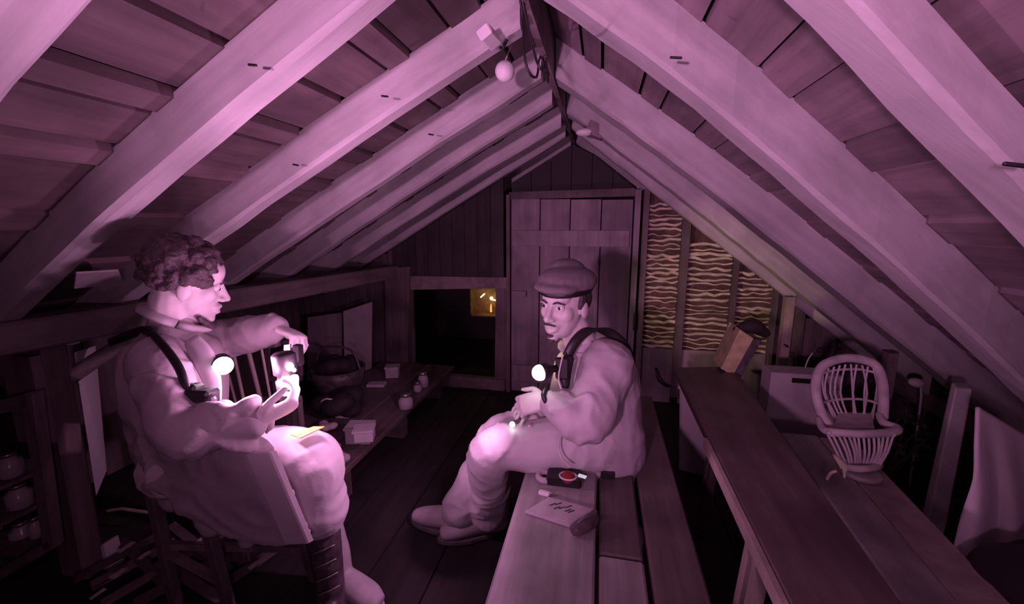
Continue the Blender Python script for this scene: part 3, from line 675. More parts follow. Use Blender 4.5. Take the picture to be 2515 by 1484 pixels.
# panels leaning at the wall behind
def panel(name, pts, y, mat, label, lean=.06):
    mb = MB(); P = [onY(u, v, y) for u, v in pts]; zb = min(q.z for q in P)
    mb.prism(P, (0, .02, 0)); return tag(build(name, mb, mat, None, bevel=.003), label, 'panel')
panel('plywood_sheet', [(842, 765), (912, 742), (910, 925), (846, 925)], 2.8, 'card', 'plain pale panel standing left of the far post')
panel('fibre_sheet', [(755, 780), (838, 768), (838, 930), (755, 935)], 2.84, 'door', 'darker grey panel beside the plain pale panel')
# spindle-backed chair behind the first man
sc_ = thing('spindle_chair', (-1.25, 1.62, 0), 'old spindle backed chair standing behind the seated man\'s arms', 'chair')
yS = 1.34
for (u0, v0, u1, v1, r) in ((604, 838, 646, 1005, .009), (570, 850, 603, 1003, .007), (545, 860, 583, 1003, .006), (528, 880, 562, 1003, .005), (640, 845, 668, 1000, .005)):
    mb = MB(); mb.tube([onY(u0, v0, yS), onY(u1, v1, yS)], r, 8); build('spindle', mb, 'pale', sc_, True)
c0, c1 = onY(508, 842, yS), onY(680, 836, yS); mb = MB(); mb.bar(c0, c1, .03, .05, (0, 1, 0)); build('crest_rail', mb, 'post', sc_)
c0, c1 = onY(545, 1008, yS), onY(700, 1004, yS); mb = MB(); mb.bar(c0, c1, .2, .03, (0, 1, 0)); build('seat', mb, 'post', sc_)
for cc in (c0, c1):
    for dy in (-.08, .08):
        mb = MB(); mb.tube([cc+Vector((0, dy, -.01)), (cc.x, cc.y+dy, PZ+.002 if cc.x < -1.07 and cc.y+dy > 1.42 else 0)], .013, 8); build('leg', mb, 'post', sc_, True)
t = thing('picture_frame', onY(690, 950, 1.75), 'dark framed panel behind the hanging lamp', 'frame')
for pts in (((650, 842), (738, 832), (738, 842), (650, 852)), ((650, 925), (738, 925), (738, 937), (650, 937)), ((650, 842), (660, 842), (660, 937), (650, 937)), ((728, 832), (738, 832), (738, 937), (728, 937))):
    mb = MB(); q4(mb, pts, 1.75, .02); build('frame_bar', mb, 'post', t)
mb = MB(); q4(mb, ((658, 848), (732, 842), (732, 930), (658, 930)), 1.762, .006); build('panel', mb, 'black', t)
mb = MB(); a = onY(700, 936, 1.77); mb.box((a.x-.05, 1.74, PZ), (a.x+.05, 1.8, a.z)); build('stand', mb, 'post', t)

# ------------------------------------------------------------------ left foreground: shelf of jars, broken slats
yC = .9
t = thing('jar_crate', (-2.05, .9, 0), 'open dark crate with glass jars at the left edge, beside the post', 'crate')
for pts in (((-60, 1000), (62, 968), (70, 1000), (-60, 1030)), ((52, 975), (76, 968), (130, 1345), (106, 1352)), ((-60, 1430), (118, 1330), (124, 1352), (-60, 1460))):
    mb = MB(); q4(mb, pts, yC, .03); build('frame_bar', mb, 'post', t)
mb = MB(); q4(mb, ((-70, 990), (80, 968), (132, 1350), (-70, 1460)), yC+.22, .02); build('back_panel', mb, 'roofdark', t)
for i, (u, v, r, h) in enumerate(((62, 1340, .035, .09), (92, 1320, .02, .07), (52, 1245, .036, .08), (30, 1170, .034, .08))):
    p = onY(u, v, yC+.1)
    tj = thing('glass_jar', p, ['frosted glass jar lowest in the left crate', 'small bright glass bottle at the crate frame', 'frosted jar on the middle row of the left crate', 'frosted jar on the upper row of the left crate'][i], 'jar')
    mb = MB(); mb.lathe([(r*.8, 0), (r, .008), (r, h*.75), (r*.6, h*.9), (r*.6, h)], p, 16); build('body', mb, 'jarglass', tj, True)
    mb = MB(); mb.lathe([(r*.65, h), (r*.68, h+.012), (r*.5, h+.014)], p, 14); build('lid', mb, 'metal', tj, True)
    mb = MB(); mb.box((p.x-.16, yC+.02, p.z-.014), (p.x+.045, yC+.2, p.z-.001)); build('shelf', mb, 'post', t)
# broken lattice of slats leaning on the floor
t = thing('slat_lattice', (-1.2, .95, 0), 'broken dark lattice of wooden slats lying on the floor under the chair', 'lattice')
for i, (u0, v0, u1, v1, z0, z1) in enumerate(((225, 1440, 430, 1330, .03, .05), (180, 1425, 400, 1310, .05, .07), (250, 1484, 470, 1355, .03, .05), (330, 1484, 540, 1370, .02, .03), (420, 1290, 560, 1400, .06, .04), (300, 1330, 440, 1470, .07, .02), (545, 1440, 690, 1340, .02, .04), (390, 1380, 560, 1484, .05, .03))):
    a, b = onZ(u0, v0, z0), onZ(u1, v1, z1); mb = MB(); mb.bar(a, b, .032, .012, (0, 0, 1) if i % 3 == 0 else (1, 0, 0)); build('slat', mb, 'benchdark' if i % 2 else 'post', t)
rr = random.Random(11)
scr = [(310, 1345, 60, 'torn pale paper under the chair, beside the post foot'), (355, 1365, 45, 'torn pale paper scrap between the chair legs'), (480, 1335, 60, 'long torn paper under the coat hem'), (430, 1375, 40, 'small torn paper right below the chair\'s rear leg'),
       (290, 1410, 55, 'torn paper strip on the slats at lower left'), (240, 1460, 60, 'torn paper nearest the lower left corner'), (630, 1385, 60, 'bright torn paper strip before the dark boot'), (555, 1360, 35, 'tiny cross shaped paper scrap under the coat')]
for i, (u, v, s_, l) in enumerate(scr):
    c = onZ(u, v, .085); d = (onZ(u+s_*.6, v-s_*.42, .085)-c); e = Vector((d.y, -d.x, .0))*rr.uniform(.25, .5)*(-1)
    mb = MB(); nseg = 5; top = [c-d*.5+d*(k/nseg)+e*(.5+rr.uniform(-.1, .1)) for k in range(nseg+1)]; botm = [c-d*.5+d*(k/nseg)-e*(.5+rr.uniform(-.1, .1)) for k in range(nseg, -1, -1)]
    mb.prism(top+botm, (0, 0, .003)); tag(build('paper_scrap', mb, 'paper'), l, 'paper', 'torn papers under the chair')
p = [onP(u, v, (X0, 0, ZR+.03), nL) for u, v in ((185, 668), (290, 662), (300, 690), (252, 712), (235, 700), (180, 705))]
mb = MB(); mb.prism(p, (0, .002, -.006)); tag(build('torn_sheet', mb, 'paper'), 'ragged pale sheet hanging at the left eave above the post', 'sheet')
mb = MB(); mb.tube([onZ(265, 1255, .1), onZ(300, 1250, .1), onZ(370, 1260, .1)], .007, 6); tag(build('thin_stick', mb, 'pale', None, True), 'thin pale stick on the floor beyond the post foot', 'stick')
mb = MB(); a = onZ(255, 1400, 0); mb.hexa([a+Vector((-.03, 0, 0)), a+Vector((.03, 0, 0)), a+Vector((.03, .05, 0)), a+Vector((-.03, .05, 0))], [a+Vector((-.02, 0, .09)), a+Vector((.02, 0, .11)), a+Vector((.02, .05, .11)), a+Vector((-.02, .05, .09))]); tag(build('wood_block', mb, 'white'), 'small pale wood block at the foot of the dark post', 'block')

# ------------------------------------------------------------------ people
def frame(fwd, up):
    f = Vector(fwd).normalized(); u = Vector(up); u = (u-f*u.dot(f)).normalized(); r = f.cross(u)
    return Matrix((r, f, u)).transposed()             # local x = right, y = face, z = up
def head_shapes(mb, c, R, s=1.0, long=1.0):
    def e(p, r): mb.ell(c+R @ (Vector(p)*s), tuple(q*s for q in r), R, 20, 14)
    def tb(ps, rs, n=10): mb.tube([c+R @ (Vector(p)*s) for p in ps], [q*s for q in rs], n, smooth=3)
    e((0, -.016, .032), (.073, .092, .084)); e((0, .018, -.03), (.062, .072, .082)); e((0, .032, -.068), (.051, .054, .048))
    e((0, .075, -.1), (.022, .02, .018)); e((0, .055, .045), (.056, .036, .045))
    for q in (-1, 1):
        e((q*.034, .050, -.02), (.028, .031, .032)); e((q*.026, .083, .021), (.024, .012, .009))
        e((q*.076, -.006, -.012), (.010, .02, .032)); e((q*.0135, .098, -.034), (.009, .012, .008))
    tb([(0, .086, .014), (0, .100, -.012), (0, .111, -.03)], [.0085, .010, .0125])
    tb([(-.024, .085, -.061), (0, .098, -.058), (.024, .085, -.061)], [.006, .009, .006])
    tb([(-.02, .085, -.072), (0, .096, -.074), (.02, .085, -.072)], [.006, .010, .006])
def face_fn(c, R, s=1.0):
    Ri = R.transposed()
    push = [((q*.031, .083, .006), .017, .011, (0, -1, 0)) for q in (-1, 1)]+[((0, .1, -.066), .007, .004, (0, -1, 0)), ((-.012, .1, -.066), .007, .004, (0, -1, 0)), ((.012, .1, -.066), .007, .004, (0, -1, 0))]
    push += [((q*.038, .075, -.05), .018, .004, (0, -1, 0)) for q in (-1, 1)]
    def fn(co):
        q = Ri @ (co-c)/s
        if q.length > .17: return co
        for p, sg, a, d in push:
            w_ = math.exp(-((q-Vector(p)).length/sg)**2)
            if w_ > .01: q = q+Vector(d)*a*w_
        return c+R @ (q*s)
    return fn
def eyes(par, c, R, s=1.0, gaze=(0, 1, -.1)):
    for q in (-1, 1):
        p = c+R @ (Vector((q*.031, .071, .006))*s); mb = MB(); mb.ell(p, .0125*s, nu=14, nv=10); e = build('eye', mb, 'eyew', par, True)
        g = R @ Vector(gaze).normalized(); mb = MB(); mb.ell(p+g*.0088*s, .0062*s, nu=12, nv=8); build('iris', mb, 'eyed', e, True); e_ = bpy.data.objects
        mb = MB(); mb.tube([c+R @ (Vector((q*x_, y_, z_))*s) for x_, y_, z_ in ((.013, .092, .022), (.03, .093, .028), (.048, .08, .021))], [.003*s, .0042*s, .0025*s], 7, smooth=3); build('eyebrow', mb, 'hair', par, True)
def hand(mb, wrist, d, pn, side, curl=(.5, .6, .5), thumb_in=.5, sc=1.0, spread=.12, curls=None):
    """wrist point, d along the palm, pn palm-facing normal, side=+1/-1 puts the thumb at +lat"""
    d = Vector(d).normalized(); pn = Vector(pn); pn = (pn-d*pn.dot(d)).normalized(); lat = d.cross(pn)*side; wrist = Vector(wrist)
    def P(a, b, c_): return wrist+(d*a+lat*b+pn*c_)*sc
    mb.tube([P(-.03, 0, 0), P(0, 0, 0), P(.03, .002, 0), P(.065, .002, 0), P(.092, 0, .002)], [(.024*sc, .02*sc), (.027*sc, .018*sc), (.036*sc, .016*sc), (.04*sc, .0145*sc), (.039*sc, .011*sc)], 14, side=lat, smooth=3)
    mb.ell(P(.035, .026, .01), .018*sc)
    for i, (off, ln) in enumerate(((.029, .074), (.0095, .083), (-.010, .077), (-.029, .060))):
        cu = curls[i] if curls else curl
        ang = 0; p = P(.085-.004*abs(i-1), off, .0); pts = [P(.05, off*.9, 0), p]; dr = (d+lat*spread*(1.2-i*.8)).normalized()
        for k, fr in enumerate((.46, .3, .24)):
            ang += cu[k]; v_ = dr*cos(ang)+pn*sin(ang); p = p+v_*ln*fr*sc; pts.append(p)
        mb.tube(pts, [.0088*sc, .0092*sc, .0086*sc, .0078*sc, .0066*sc], 10, smooth=2)
    p = P(.022, .026, .006); d1 = (d*.62+lat*.75+pn*.25*thumb_in).normalized(); d2 = (d*.9+lat*(.45-.6*thumb_in)+pn*.6*thumb_in).normalized()
    mb.tube([p, p+d1*.034*sc, p+d1*.034*sc+d2*.03*sc, p+d1*.034*sc+d2*.052*sc], [.013*sc, .0105*sc, .0095*sc, .0075*sc], 10, smooth=3)

def folds(mb, a, b, r, n, seed, amp=.5, width=.35):
    """soft cloth rolls across a limb a-b"""
    rr = random.Random(seed); a, b = Vector(a), Vector(b); ax = (b-a).normalized(); s1 = ax.orthogonal().normalized(); s2 = ax.cross(s1)
    for i in range(n):
        f = (i+.5)/n+rr.uniform(-.04, .04); c = a.lerp(b, f); g0 = rr.uniform(0, 6.28); rad = r*(1.0)
        pts = [c+ax*(.03*sin(k*1.3+i))+(s1*cos(g0+k*.5)+s2*sin(g0+k*.5))*rad for k in range(5)]
        mb.tube(pts, [r*.05, r*.16*amp*2, r*.2*amp*2, r*.16*amp*2, r*.05], 8, smooth=3)

# ============ first man: profile, facing right
m1 = thing('person', (-1.1, .95, .0), 'person with curly dark hair and long coat in profile, one hand raised over a lamp', 'person')
hc = at(458, 694, 1.2)
R1 = frame(Vector((.60, .76, -.30)), Vector((.20, .1, 1)))
pel = at(450, 1135, 1.26); ab = at(436, 1010, 1.24); chs = at(424, 905, 1.23); nb = at(424, 815, 1.22)
shR = at(388, 890, 1.12); elR = at(445, 1062, .99); wrR = at(628, 1038, 1.03)
shL = at(490, 848, 1.36); elL = at(570, 830, 1.42); wrL = at(680, 806, 1.36)
hipR = at(430, 1150, 1.17); knR = at(765, 1110, 1.20); anR = at(810, 1430, 1.34)
hipL = at(440, 1130, 1.36); knL = at(725, 1092, 1.36); anL = at(828, 1370, 1.44)
body = MB()
head_shapes(body, hc, R1, .93)
body.tube([chs, nb, hc+R1 @ Vector((0, -.02, -.05))], [.06, .058, .056], 14, smooth=3)
body.tube([pel, ab, chs, nb+Vector((0, 0, -.03))], [(.07, .09), (.07, .09), (.07, .09), (.05, .055)], 16, side=(1, 0, 0), smooth=4)
for s_, e_, w_ in ((shR, elR, wrR), (shL, elL, wrL)): body.tube([chs.lerp(s_, .5), s_, s_.lerp(e_, .5), e_, e_.lerp(w_, .5), w_], [.05, .05, .043, .036, .034, .024], 12, smooth=4)
for h_, k_, a_ in ((hipR, knR, anR), (hipL, knL, anL)): body.tube([pel.lerp(h_, .5), h_, h_.lerp(k_, .5), k_, k_.lerp(a_, .45), a_], [.08, .08, .068, .05, .047, .034], 12, smooth=4)
hd = (at(700, 1003, 1.06)-wrR).normalized()
hand(body, wrR+hd*.0, hd, Vector((-.2, .55, .8)), 1, curls=[(.75, .9, .7), (.8, 1.0, .8), (.85, 1.0, .8), (.9, 1.0, .8)], thumb_in=.5, sc=1.0)
hd2 = (at(722, 822, 1.35)-wrL).normalized()
hand(body, wrL, hd2, Vector((-.25, -.3, -1)), 1, curls=[(.9, .7, .3), (.9, .75, .4), (.95, .8, .5), (1, .9, .6)], thumb_in=.6, sc=.95)
remeshed('body', body, 'skin', m1, .0042, 5, face_fn(hc, R1, .93))
eyes(m1, hc, R1, .93, (0, 1, -.35))
# hair: curls over crown and nape
hr = MB(); rr = random.Random(4)
for i in range(150):
    th = rr.uniform(0, 2*pi); ph = math.acos(rr.uniform(-.45, 1))
    v_ = Vector((sin(ph)*cos(th), sin(ph)*sin(th), cos(ph)))
    q = Vector((v_.x*.076, -.016+v_.y*.092, .036+v_.z*.092))
    if q.y > .045 and q.z < .075: continue
    if q.y > -.005 and q.z < .02: continue
    k = rr.uniform(.012, .024); hr.ell(hc+R1 @ (q*.93), (k*.9, k*.8, k*.8), R1, 8, 6)
hr.ell(hc+R1 @ Vector((0, -.026, .045)), (.072, .082, .082), R1)
remeshed('hair', hr, 'hair', m1, .005, 1, wrinkle=.006, freq=42, seed=5)
mb = MB(); mb.tube([hc+R1 @ Vector((x_, y_, z_)) for x_, y_, z_ in ((.052, .045, -.085), (.03, .075, -.108), (0, .088, -.112), (-.03, .075, -.108))], [.008, .01, .011, .009], 8, smooth=3); build('beard', mb, 'hair', m1, True)
# coat
ct = MB()
ct.tube([pel+Vector((-.02, 0, -.02)), ab+Vector((.005, 0, 0)), chs+Vector((.008, 0, 0)), chs.lerp(nb, .62), nb+Vector((0, 0, -.005)), nb.lerp(hc, .22)], [(.10, .09), (.105, .13), (.102, .145), (.095, .125), (.068, .068), (.062, .06)], 20, side=(1, 0, 0), smooth=5)
ct.tube([shR.lerp(chs, .4), shR, shR.lerp(elR, .5), elR, elR.lerp(wrR, .5), wrR-(wrR-elR).normalized()*.012], [.066, .068, .060, .055, .050, .040], 16, smooth=5)
ct.tube([shL.lerp(chs, .4), shL, elL, elL.lerp(wrL, .5), wrL-(wrL-elL).normalized()*.015], [.07, .072, .064, .058, .046], 16, smooth=5)
# upper lap and skirt hanging over the chair
ct.tube([pel, hipR, hipR.lerp(knR, .45)], [.085, .078, .076], 16, smooth=4)
sk = [(308, 950, 1.11), (470, 1050, 1.04), (600, 1105, 1.03), (640, 1190, 1.05), (712, 1340, 1.13), (640, 1345, 1.13), (540, 1318, 1.12), (430, 1265, 1.10), (348, 1165, 1.09)]
skp = [at(*q) for q in sk]; ct.prism(skp, (.03, .055, 0)); ct.tube([at(365, 930, 1.2), at(368, 1020, 1.21), at(385, 1080, 1.22), at(420, 1110, 1.2)], [.045, .055, .055, .05], 14, smooth=4)
for a_, b_, r_ in (((420, 1080, 1.10), (520, 1290, 1.19), .03), ((520, 1100, 1.09), (610, 1320, 1.19), .028), ((360, 1080, 1.13), (430, 1230, 1.19), .03)):
    ct.tube([at(*a_), at((a_[0]+b_[0])/2, (a_[1]+b_[1])/2, (a_[2]+b_[2])/2), at(*b_)], [r_, r_*1.2, r_], 10, smooth=3)
folds(ct, elR, wrR, .054, 8, 1, .75); folds(ct, shR, elR, .066, 3, 2, .4); folds(ct, elL, wrL, .048, 4, 3, .4)
remeshed('coat', ct, 'coat', m1, .0065, 10, wrinkle=.0045, freq=11, seed=1)
# collar
cl = MB(); ring = []; cn = nb.lerp(hc, .2)
for i in range(15):
    g = 2*pi*i/15; ring.append(cn+R1 @ Vector((.066*cos(g), .07*sin(g)-.0, .012-.018*sin(g))))
ring.append(ring[0]); cl.tube(ring, [(.012, .026)]*16, 8, side=(0, 0, 1), cap=False); build('collar', cl, 'lining', m1, True)
mb = MB(); mb.prism([at(600, 1112, 1.02), at(662, 1112, 1.03), at(757, 1338, 1.115), at(700, 1340, 1.11)], (.008, .016, 0)); build('coat_facing', mb, 'lining', m1, bevel=.003)
mb = MB(); mb.tube([at(470, 835, 1.13), at(500, 880, 1.12), at(522, 940, 1.11), at(528, 1000, 1.10)], [(.022, .006), (.03, .007), (.024, .007), (.016, .006)], 8, side=RT, smooth=4); build('lapel', mb, 'lining', m1, True)
# strap with pouch
st_ = [(352, 812, 1.19), (372, 818, 1.12), (408, 858, 1.06), (440, 905, 1.03), (458, 955, 1.03), (470, 985, 1.04)]
mb = MB(); mb.tube([at(*q) for q in st_], [(.006, .013)]*6, 8, side=(0, -1, .3), smooth=4); build('strap', mb, 'black', m1, True)
mb = MB(); mb.tube([at(352, 812, 1.19), at(320, 822, 1.27), at(270, 842, 1.34)], [(.014, .005)]*3, 8, side=(0, 0, 1), smooth=3); build('strap', mb, 'black', m1, True)
mb = MB(); mb.obox(at(493, 978, 1.04), RT*.034, FW*.025, UP*.022); mb.obox(at(478, 958, 1.045), RT*.014, FW*.02, UP*.016); mb.ell(at(512, 985, 1.03), .02); build('chest_pouch', mb, 'black', m1, bevel=.006)
mb = MB(); c = at(541, 888, 1.15); mb.lathe([(.020, 0), (.026, .008), (.026, .03), (.02, .034)], c, 18, (.75, -.5, -.1)); build('chest_lamp', mb, 'black', m1, True)
mb = MB(); c = at(541, 888, 1.15)+Vector((.75, -.5, -.1)).normalized()*.034; mb.ell(c, (.024, .024, .024), nu=18, nv=12); l_ = build('lamp_lens', mb, 'lamp', m1, True); l_.visible_shadow = True
# trousers
tr = MB()
for h_, k_, a_, e_, q_ in ((hipR, knR, anR, .42, 1), (hipL, knL, anL, .6, .72)):
    z_ = k_.lerp(a_, e_); tr.tube([h_.lerp(k_, .2), h_.lerp(k_, .35), h_.lerp(k_, .6), k_.lerp(h_, .1), k_+Vector((.005, 0, -.03)), k_.lerp(a_, e_*.6), z_], [.085, .085, .08, .072*q_, .074*q_, .076*q_, .08*q_], 18, smooth=5)
tr.ell(pel, (.08, .1, .08)); folds(tr, knR, knR.lerp(anR, .4), .07, 3, 8, .2); folds(tr, hipR.lerp(knR, .5), knR, .074, 3, 9, .2)
remeshed('trousers', tr, 'trousers', m1, .0065, 6, wrinkle=.005, freq=9, seed=3)
# boots
def boot(par, k_, a_, fd, top, mat, solemat, laces=True, sz=1.0):
    fd = Vector(fd).normalized(); heel = Vector((a_.x, a_.y, 0))-fd*.05*sz; toe = heel+fd*.28*sz; a0 = k_.lerp(a_, top)
    mb = MB(); mb.tube([a0, a0.lerp(a_, .5), a_+Vector((0, 0, .01)), Vector((a_.x, a_.y, .065))], [.054, .05, .044, .046], 14, smooth=4)
    mb.tube([heel+Vector((0, 0, .06)), heel+fd*.1*sz+Vector((0, 0, .062)), heel+fd*.2*sz+Vector((0, 0, .048)), toe-fd*.03+Vector((0, 0, .04))], [(.04, .045), (.043, .048), (.046, .036), (.036, .028)], 14, side=fd.cross(Vector((0, 0, 1))), smooth=4)
    o = remeshed('boot', mb, mat, par, .006, 4)
    mb = MB(); sd = fd.cross(Vector((0, 0, 1))); poly = []
    for i in range(20):
        g = 2*pi*i/20; wv = .046 if cos(g) > -.2 else .038; poly.append((heel+toe)/2+fd*.145*sz*cos(g)+sd*wv*sin(g))
    mb.prism([p_+Vector((0, 0, .001)) for p_ in poly], (0, 0, .022)); build('sole', mb, solemat, o, bevel=.004)
    if laces:
        for i in range(5):
            p_ = a0.lerp(a_, .25+.17*i)+fd*.054; mb = MB(); mb.tube([p_-sd*.03-fd*.006, p_+fd*.004, p_+sd*.03-fd*.006+Vector((0, 0, -.012))], .0022, 6, smooth=3); build('lace', mb, 'metal', o, True)
boot(m1, knR, anR, (.55, -.8, 0), .36, 'boot', 'black')
boot(m1, knL, anL, (.93, -.2, 0), .72, 'shoe', 'card', False, .82)

# lamp held by the first man: cylindrical body in the lower hand, hung from a strap in the upper one
t = thing('hand_lamp', at(708, 985, 1.13), 'black lamp head with bright round lights held over the knee', 'lamp')
mb = MB(); mb.lathe([(.012, 0), (.026, .01), (.028, .06), (.022, .065), (.022, .075), (.030, .08), (.030, .13), (.024, .136)], at(712, 985, 1.15), 18, (-.05, 0, 1)); build('body', mb, 'black', t, True)
mb = MB(); mb.prism([at(697, 848, 1.22), at(712, 846, 1.22), at(712, 895, 1.17), at(698, 895, 1.17)], (.0, .006, 0)); build('strap', mb, 'card', t)
mb = MB(); mb.prism([at(716, 848, 1.21), at(735, 850, 1.21), at(738, 900, 1.17), at(716, 900, 1.17)], (.0, .02, 0)); build('case', mb, 'black', t, bevel=.003)
for u, v, r in ((705, 940, .019), (711, 901, .012), (691, 892, .0075), (722, 909, .006)):
    mb = MB(); mb.ell(at(u, v, 1.115), (r, r*.8, r), nu=16, nv=10); build('lamp_lens', mb, 'lamp_small', t, True)
mb = MB(); mb.tube([at(723, 928, 1.12), at(723, 958, 1.12)], .011, 10); build('side_lens', mb, 'card', t, True)
mb = MB(); mb.prism([at(714, 1070, 1.14), at(738, 1078, 1.12), at(797, 1050, 1.16), at(770, 1050, 1.18)], (0, .0, .003)); tag(build('yellow_leaflet', mb, 'yellow'), 'yellow paper leaflet on the knee of the seated coat wearer', 'leaflet')

# chair of the first man
chz = .485
ch = thing('wooden_chair', (pel.x, pel.y, 0), 'dark wooden chair with crossed stretchers under the long coat', 'chair')
sx0, sx1, sy0, sy1 = pel.x-.05, pel.x+.20, pel.y-.05, pel.y+.2
mb = MB(); mb.box((sx0, sy0, chz-.03), (sx1, sy1, chz)); build('seat', mb, 'post', ch, bevel=.008)
legs = [(at(372, 1195, 1.21), onZ(434, 1490, 0)), (at(512, 1300, 1.21), onZ(565, 1500, 0)), (Vector((sx0+.03, sy1-.03, chz-.03)), Vector((sx0-.02, sy1+.02, 0))), (Vector((sx1-.03, sy1-.03, chz-.03)), Vector((sx1+.03, sy1+.02, 0)))]
for a, b in legs:
    mb = MB(); mb.bar(a, b, .03, .032, (0, 1, 0)); build('leg', mb, 'post', ch, bevel=.004)
def on_leg(i, f): return legs[i][0].lerp(legs[i][1], f)
for a, b in ((on_leg(0, .5), on_leg(1, .62)), (on_leg(0, .45), on_leg(3, .7)), (on_leg(1, .5), on_leg(2, .6)), (on_leg(2, .5), on_leg(3, .5))):
    mb = MB(); mb.bar(a, b, .02, .02, (0, 0, 1)); build('stretcher', mb, 'post', ch)
for a, b in ((at(322, 880, 1.27), at(360, 1195, 1.22)), (at(345, 940, 1.45), at(375, 1150, 1.45))):
    mb = MB(); mb.bar(b, a, .026, .03, (0, 1, 0)); build('back_post', mb, 'post', ch, bevel=.004)
for f in (.1, .3):
    a = at(322, 880, 1.27).lerp(at(360, 1195, 1.22), f); b = at(345, 940, 1.45).lerp(at(375, 1150, 1.45), f); mb = MB(); mb.bar(a, b, .012, .06, (1, 0, 0)); build('back_slat', mb, 'post', ch, bevel=.003)

# ============ second man: three-quarter view, facing left
m2 = thing('person', (.08, 1.45, .45), 'person in a flat cap and strapped jacket sitting on the plank bench', 'person')
hc2 = at(1388, 747, 1.44)
fdir = (-RT*.62+(-FW)*.75-Vector((0, 0, .20))).normalized()
R2 = frame(fdir, Vector((.10, .02, 1))+RT*-.06)
pel2 = at(1475, 1068, 1.54); ab2 = at(1478, 1000, 1.53); chs2 = at(1462, 915, 1.51); nb2 = at(1428, 842, 1.48)
sL = at(1492, 898, 1.38); eL = at(1440, 1038, 1.27); wL = at(1345, 985, 1.32)
sR = at(1412, 900, 1.64); eR = at(1370, 1020, 1.62); wR = at(1315, 1012, 1.50)
hL = at(1450, 1088, 1.45); kL = at(1205, 1100, 1.44); aL = onZ(1200, 1265, .09)
hR = at(1465, 1070, 1.64); kR = at(1225, 1062, 1.60); aR = onZ(1125, 1262, .09)
b2 = MB()
head_shapes(b2, hc2, R2, .97)
b2.tube([chs2, nb2, hc2+R2 @ Vector((0, -.02, -.05))], [.058, .055, .053], 14, smooth=3)
b2.tube([pel2, ab2, chs2, nb2+Vector((0, 0, -.03))], [(.09, .12), (.09, .12), (.1, .14), (.06, .07)], 16, side=(1, 0, 0), smooth=4)
for s_, e_, w_ in ((sL, eL, wL), (sR, eR, wR)): b2.tube([chs2.lerp(s_, .5), s_, s_.lerp(e_, .5), e_, e_.lerp(w_, .5), w_], [.05, .048, .042, .035, .033, .023], 12, smooth=4)
for h_, k_, a_ in ((hL, kL, aL), (hR, kR, aR)): b2.tube([pel2.lerp(h_, .5), h_, h_.lerp(k_, .5), k_, k_.lerp(a_, .45), a_], [.075, .075, .062, .046, .043, .032], 12, smooth=4)
d = (at(1283, 995, 1.34)-wL).normalized(); hand(b2, wL, d, Vector((.2, .75, -.6)), -1, curls=[(.5, .7, .4), (.55, .8, .5), (.6, .8, .5), (.7, .8, .5)], thumb_in=.4, sc=.92)
d = (at(1258, 1038, 1.43)-wR).normalized(); hand(b2, wR, d, Vector((.1, -.55, .75)), -1, curls=[(.6, .8, .5), (.65, .8, .5), (.7, .9, .5), (.75, .9, .5)], thumb_in=.6, sc=.92)
remeshed('body', b2, 'skin2', m2, .0042, 5, face_fn(hc2, R2, .97))
eyes(m2, hc2, R2, .97, (.15, 1, .02))
mb = MB()
for pts, r in ((((-.022, .094, -.054), (0, .102, -.050), (.022, .094, -.054)), .004), (((-.012, .096, -.090), (0, .100, -.092), (.012, .096, -.090)), .006), (((-.012, .088, -.108), (0, .093, -.112), (.012, .088, -.108)), .008)):
    mb.tube([hc2+R2 @ (Vector(p_)*.97) for p_ in pts], [r*.6, r, r*.6], 8, smooth=3)
build('beard', mb, 'hair', m2, True)
hh = MB(); hh.ell(hc2+R2 @ Vector((0, -.03, .02)), (.076, .083, .075), R2)
for q in (-1, 1): hh.ell(hc2+R2 @ Vector((q*.07, .0, .02)), (.008, .022, .035), R2)
remeshed('hair', hh, 'hair', m2, .006, 2)
# flat cap with brim and dark band
cp = MB(); cp.ell(hc2+R2 @ Vector((.005, -.02, .078)), (.098, .112, .052), R2, 24, 14); cp.ell(hc2+R2 @ Vector((.03, -.05, .098)), (.07, .075, .05), R2, 20, 12)
cp.ell(hc2+R2 @ Vector((0, .055, .068)), (.08, .062, .022), R2, 20, 10)
co_ = remeshed('cap', cp, 'cap', m2, .006, 3)
bd = MB(); rg = []
for i in range(25):
    g = 2*pi*i/24; rg.append(hc2+R2 @ Vector((.081*cos(g), -.008+.098*sin(g), .054-.006*sin(g))))
bd.tube(rg, [(.009, .006)]*25, 8, side=R2 @ Vector((0, 0, 1)), cap=False); build('cap_band', bd, 'black', co_, True)
# jacket
j = MB()
j.tube([pel2+Vector((.03, 0, -.07)), pel2+Vector((.02, 0, 0)), ab2+Vector((.015, 0, 0)), chs2+Vector((.015, 0, 0)), chs2.lerp(nb2, .6), nb2+Vector((0, 0, -.02))], [(.13, .155), (.135, .16), (.125, .15), (.125, .165), (.10, .125), (.064, .068)], 20, side=(1, 0, 0), smooth=5)
j.tube([sL.lerp(chs2, .4), sL, sL.lerp(eL, .5), eL, eL.lerp(wL, .5), wL-(wL-eL).normalized()*.02], [.082, .085, .076, .068, .058, .044], 16, smooth=5)
j.tube([sR.lerp(chs2, .4), sR, sR.lerp(eR, .5), eR, eR.lerp(wR, .5), wR-(wR-eR).normalized()*.02], [.075, .075, .066, .06, .052, .042], 16, smooth=5)
j.tube([at(1500, 1085, 1.46), at(1470, 1105, 1.42), at(1420, 1110, 1.41)], [.07, .06, .04], 14, smooth=4)
folds(j, sL, eL, .074, 4, 21, .35); folds(j, eL, wL, .056, 4, 22, .45); folds(j, chs2+Vector((0, -.1, -.05)), pel2+Vector((0, -.1, 0)), .06, 3, 23, .4)
remeshed('jacket', j, 'coat2', m2, .0065, 6, wrinkle=.005, freq=11, seed=2)
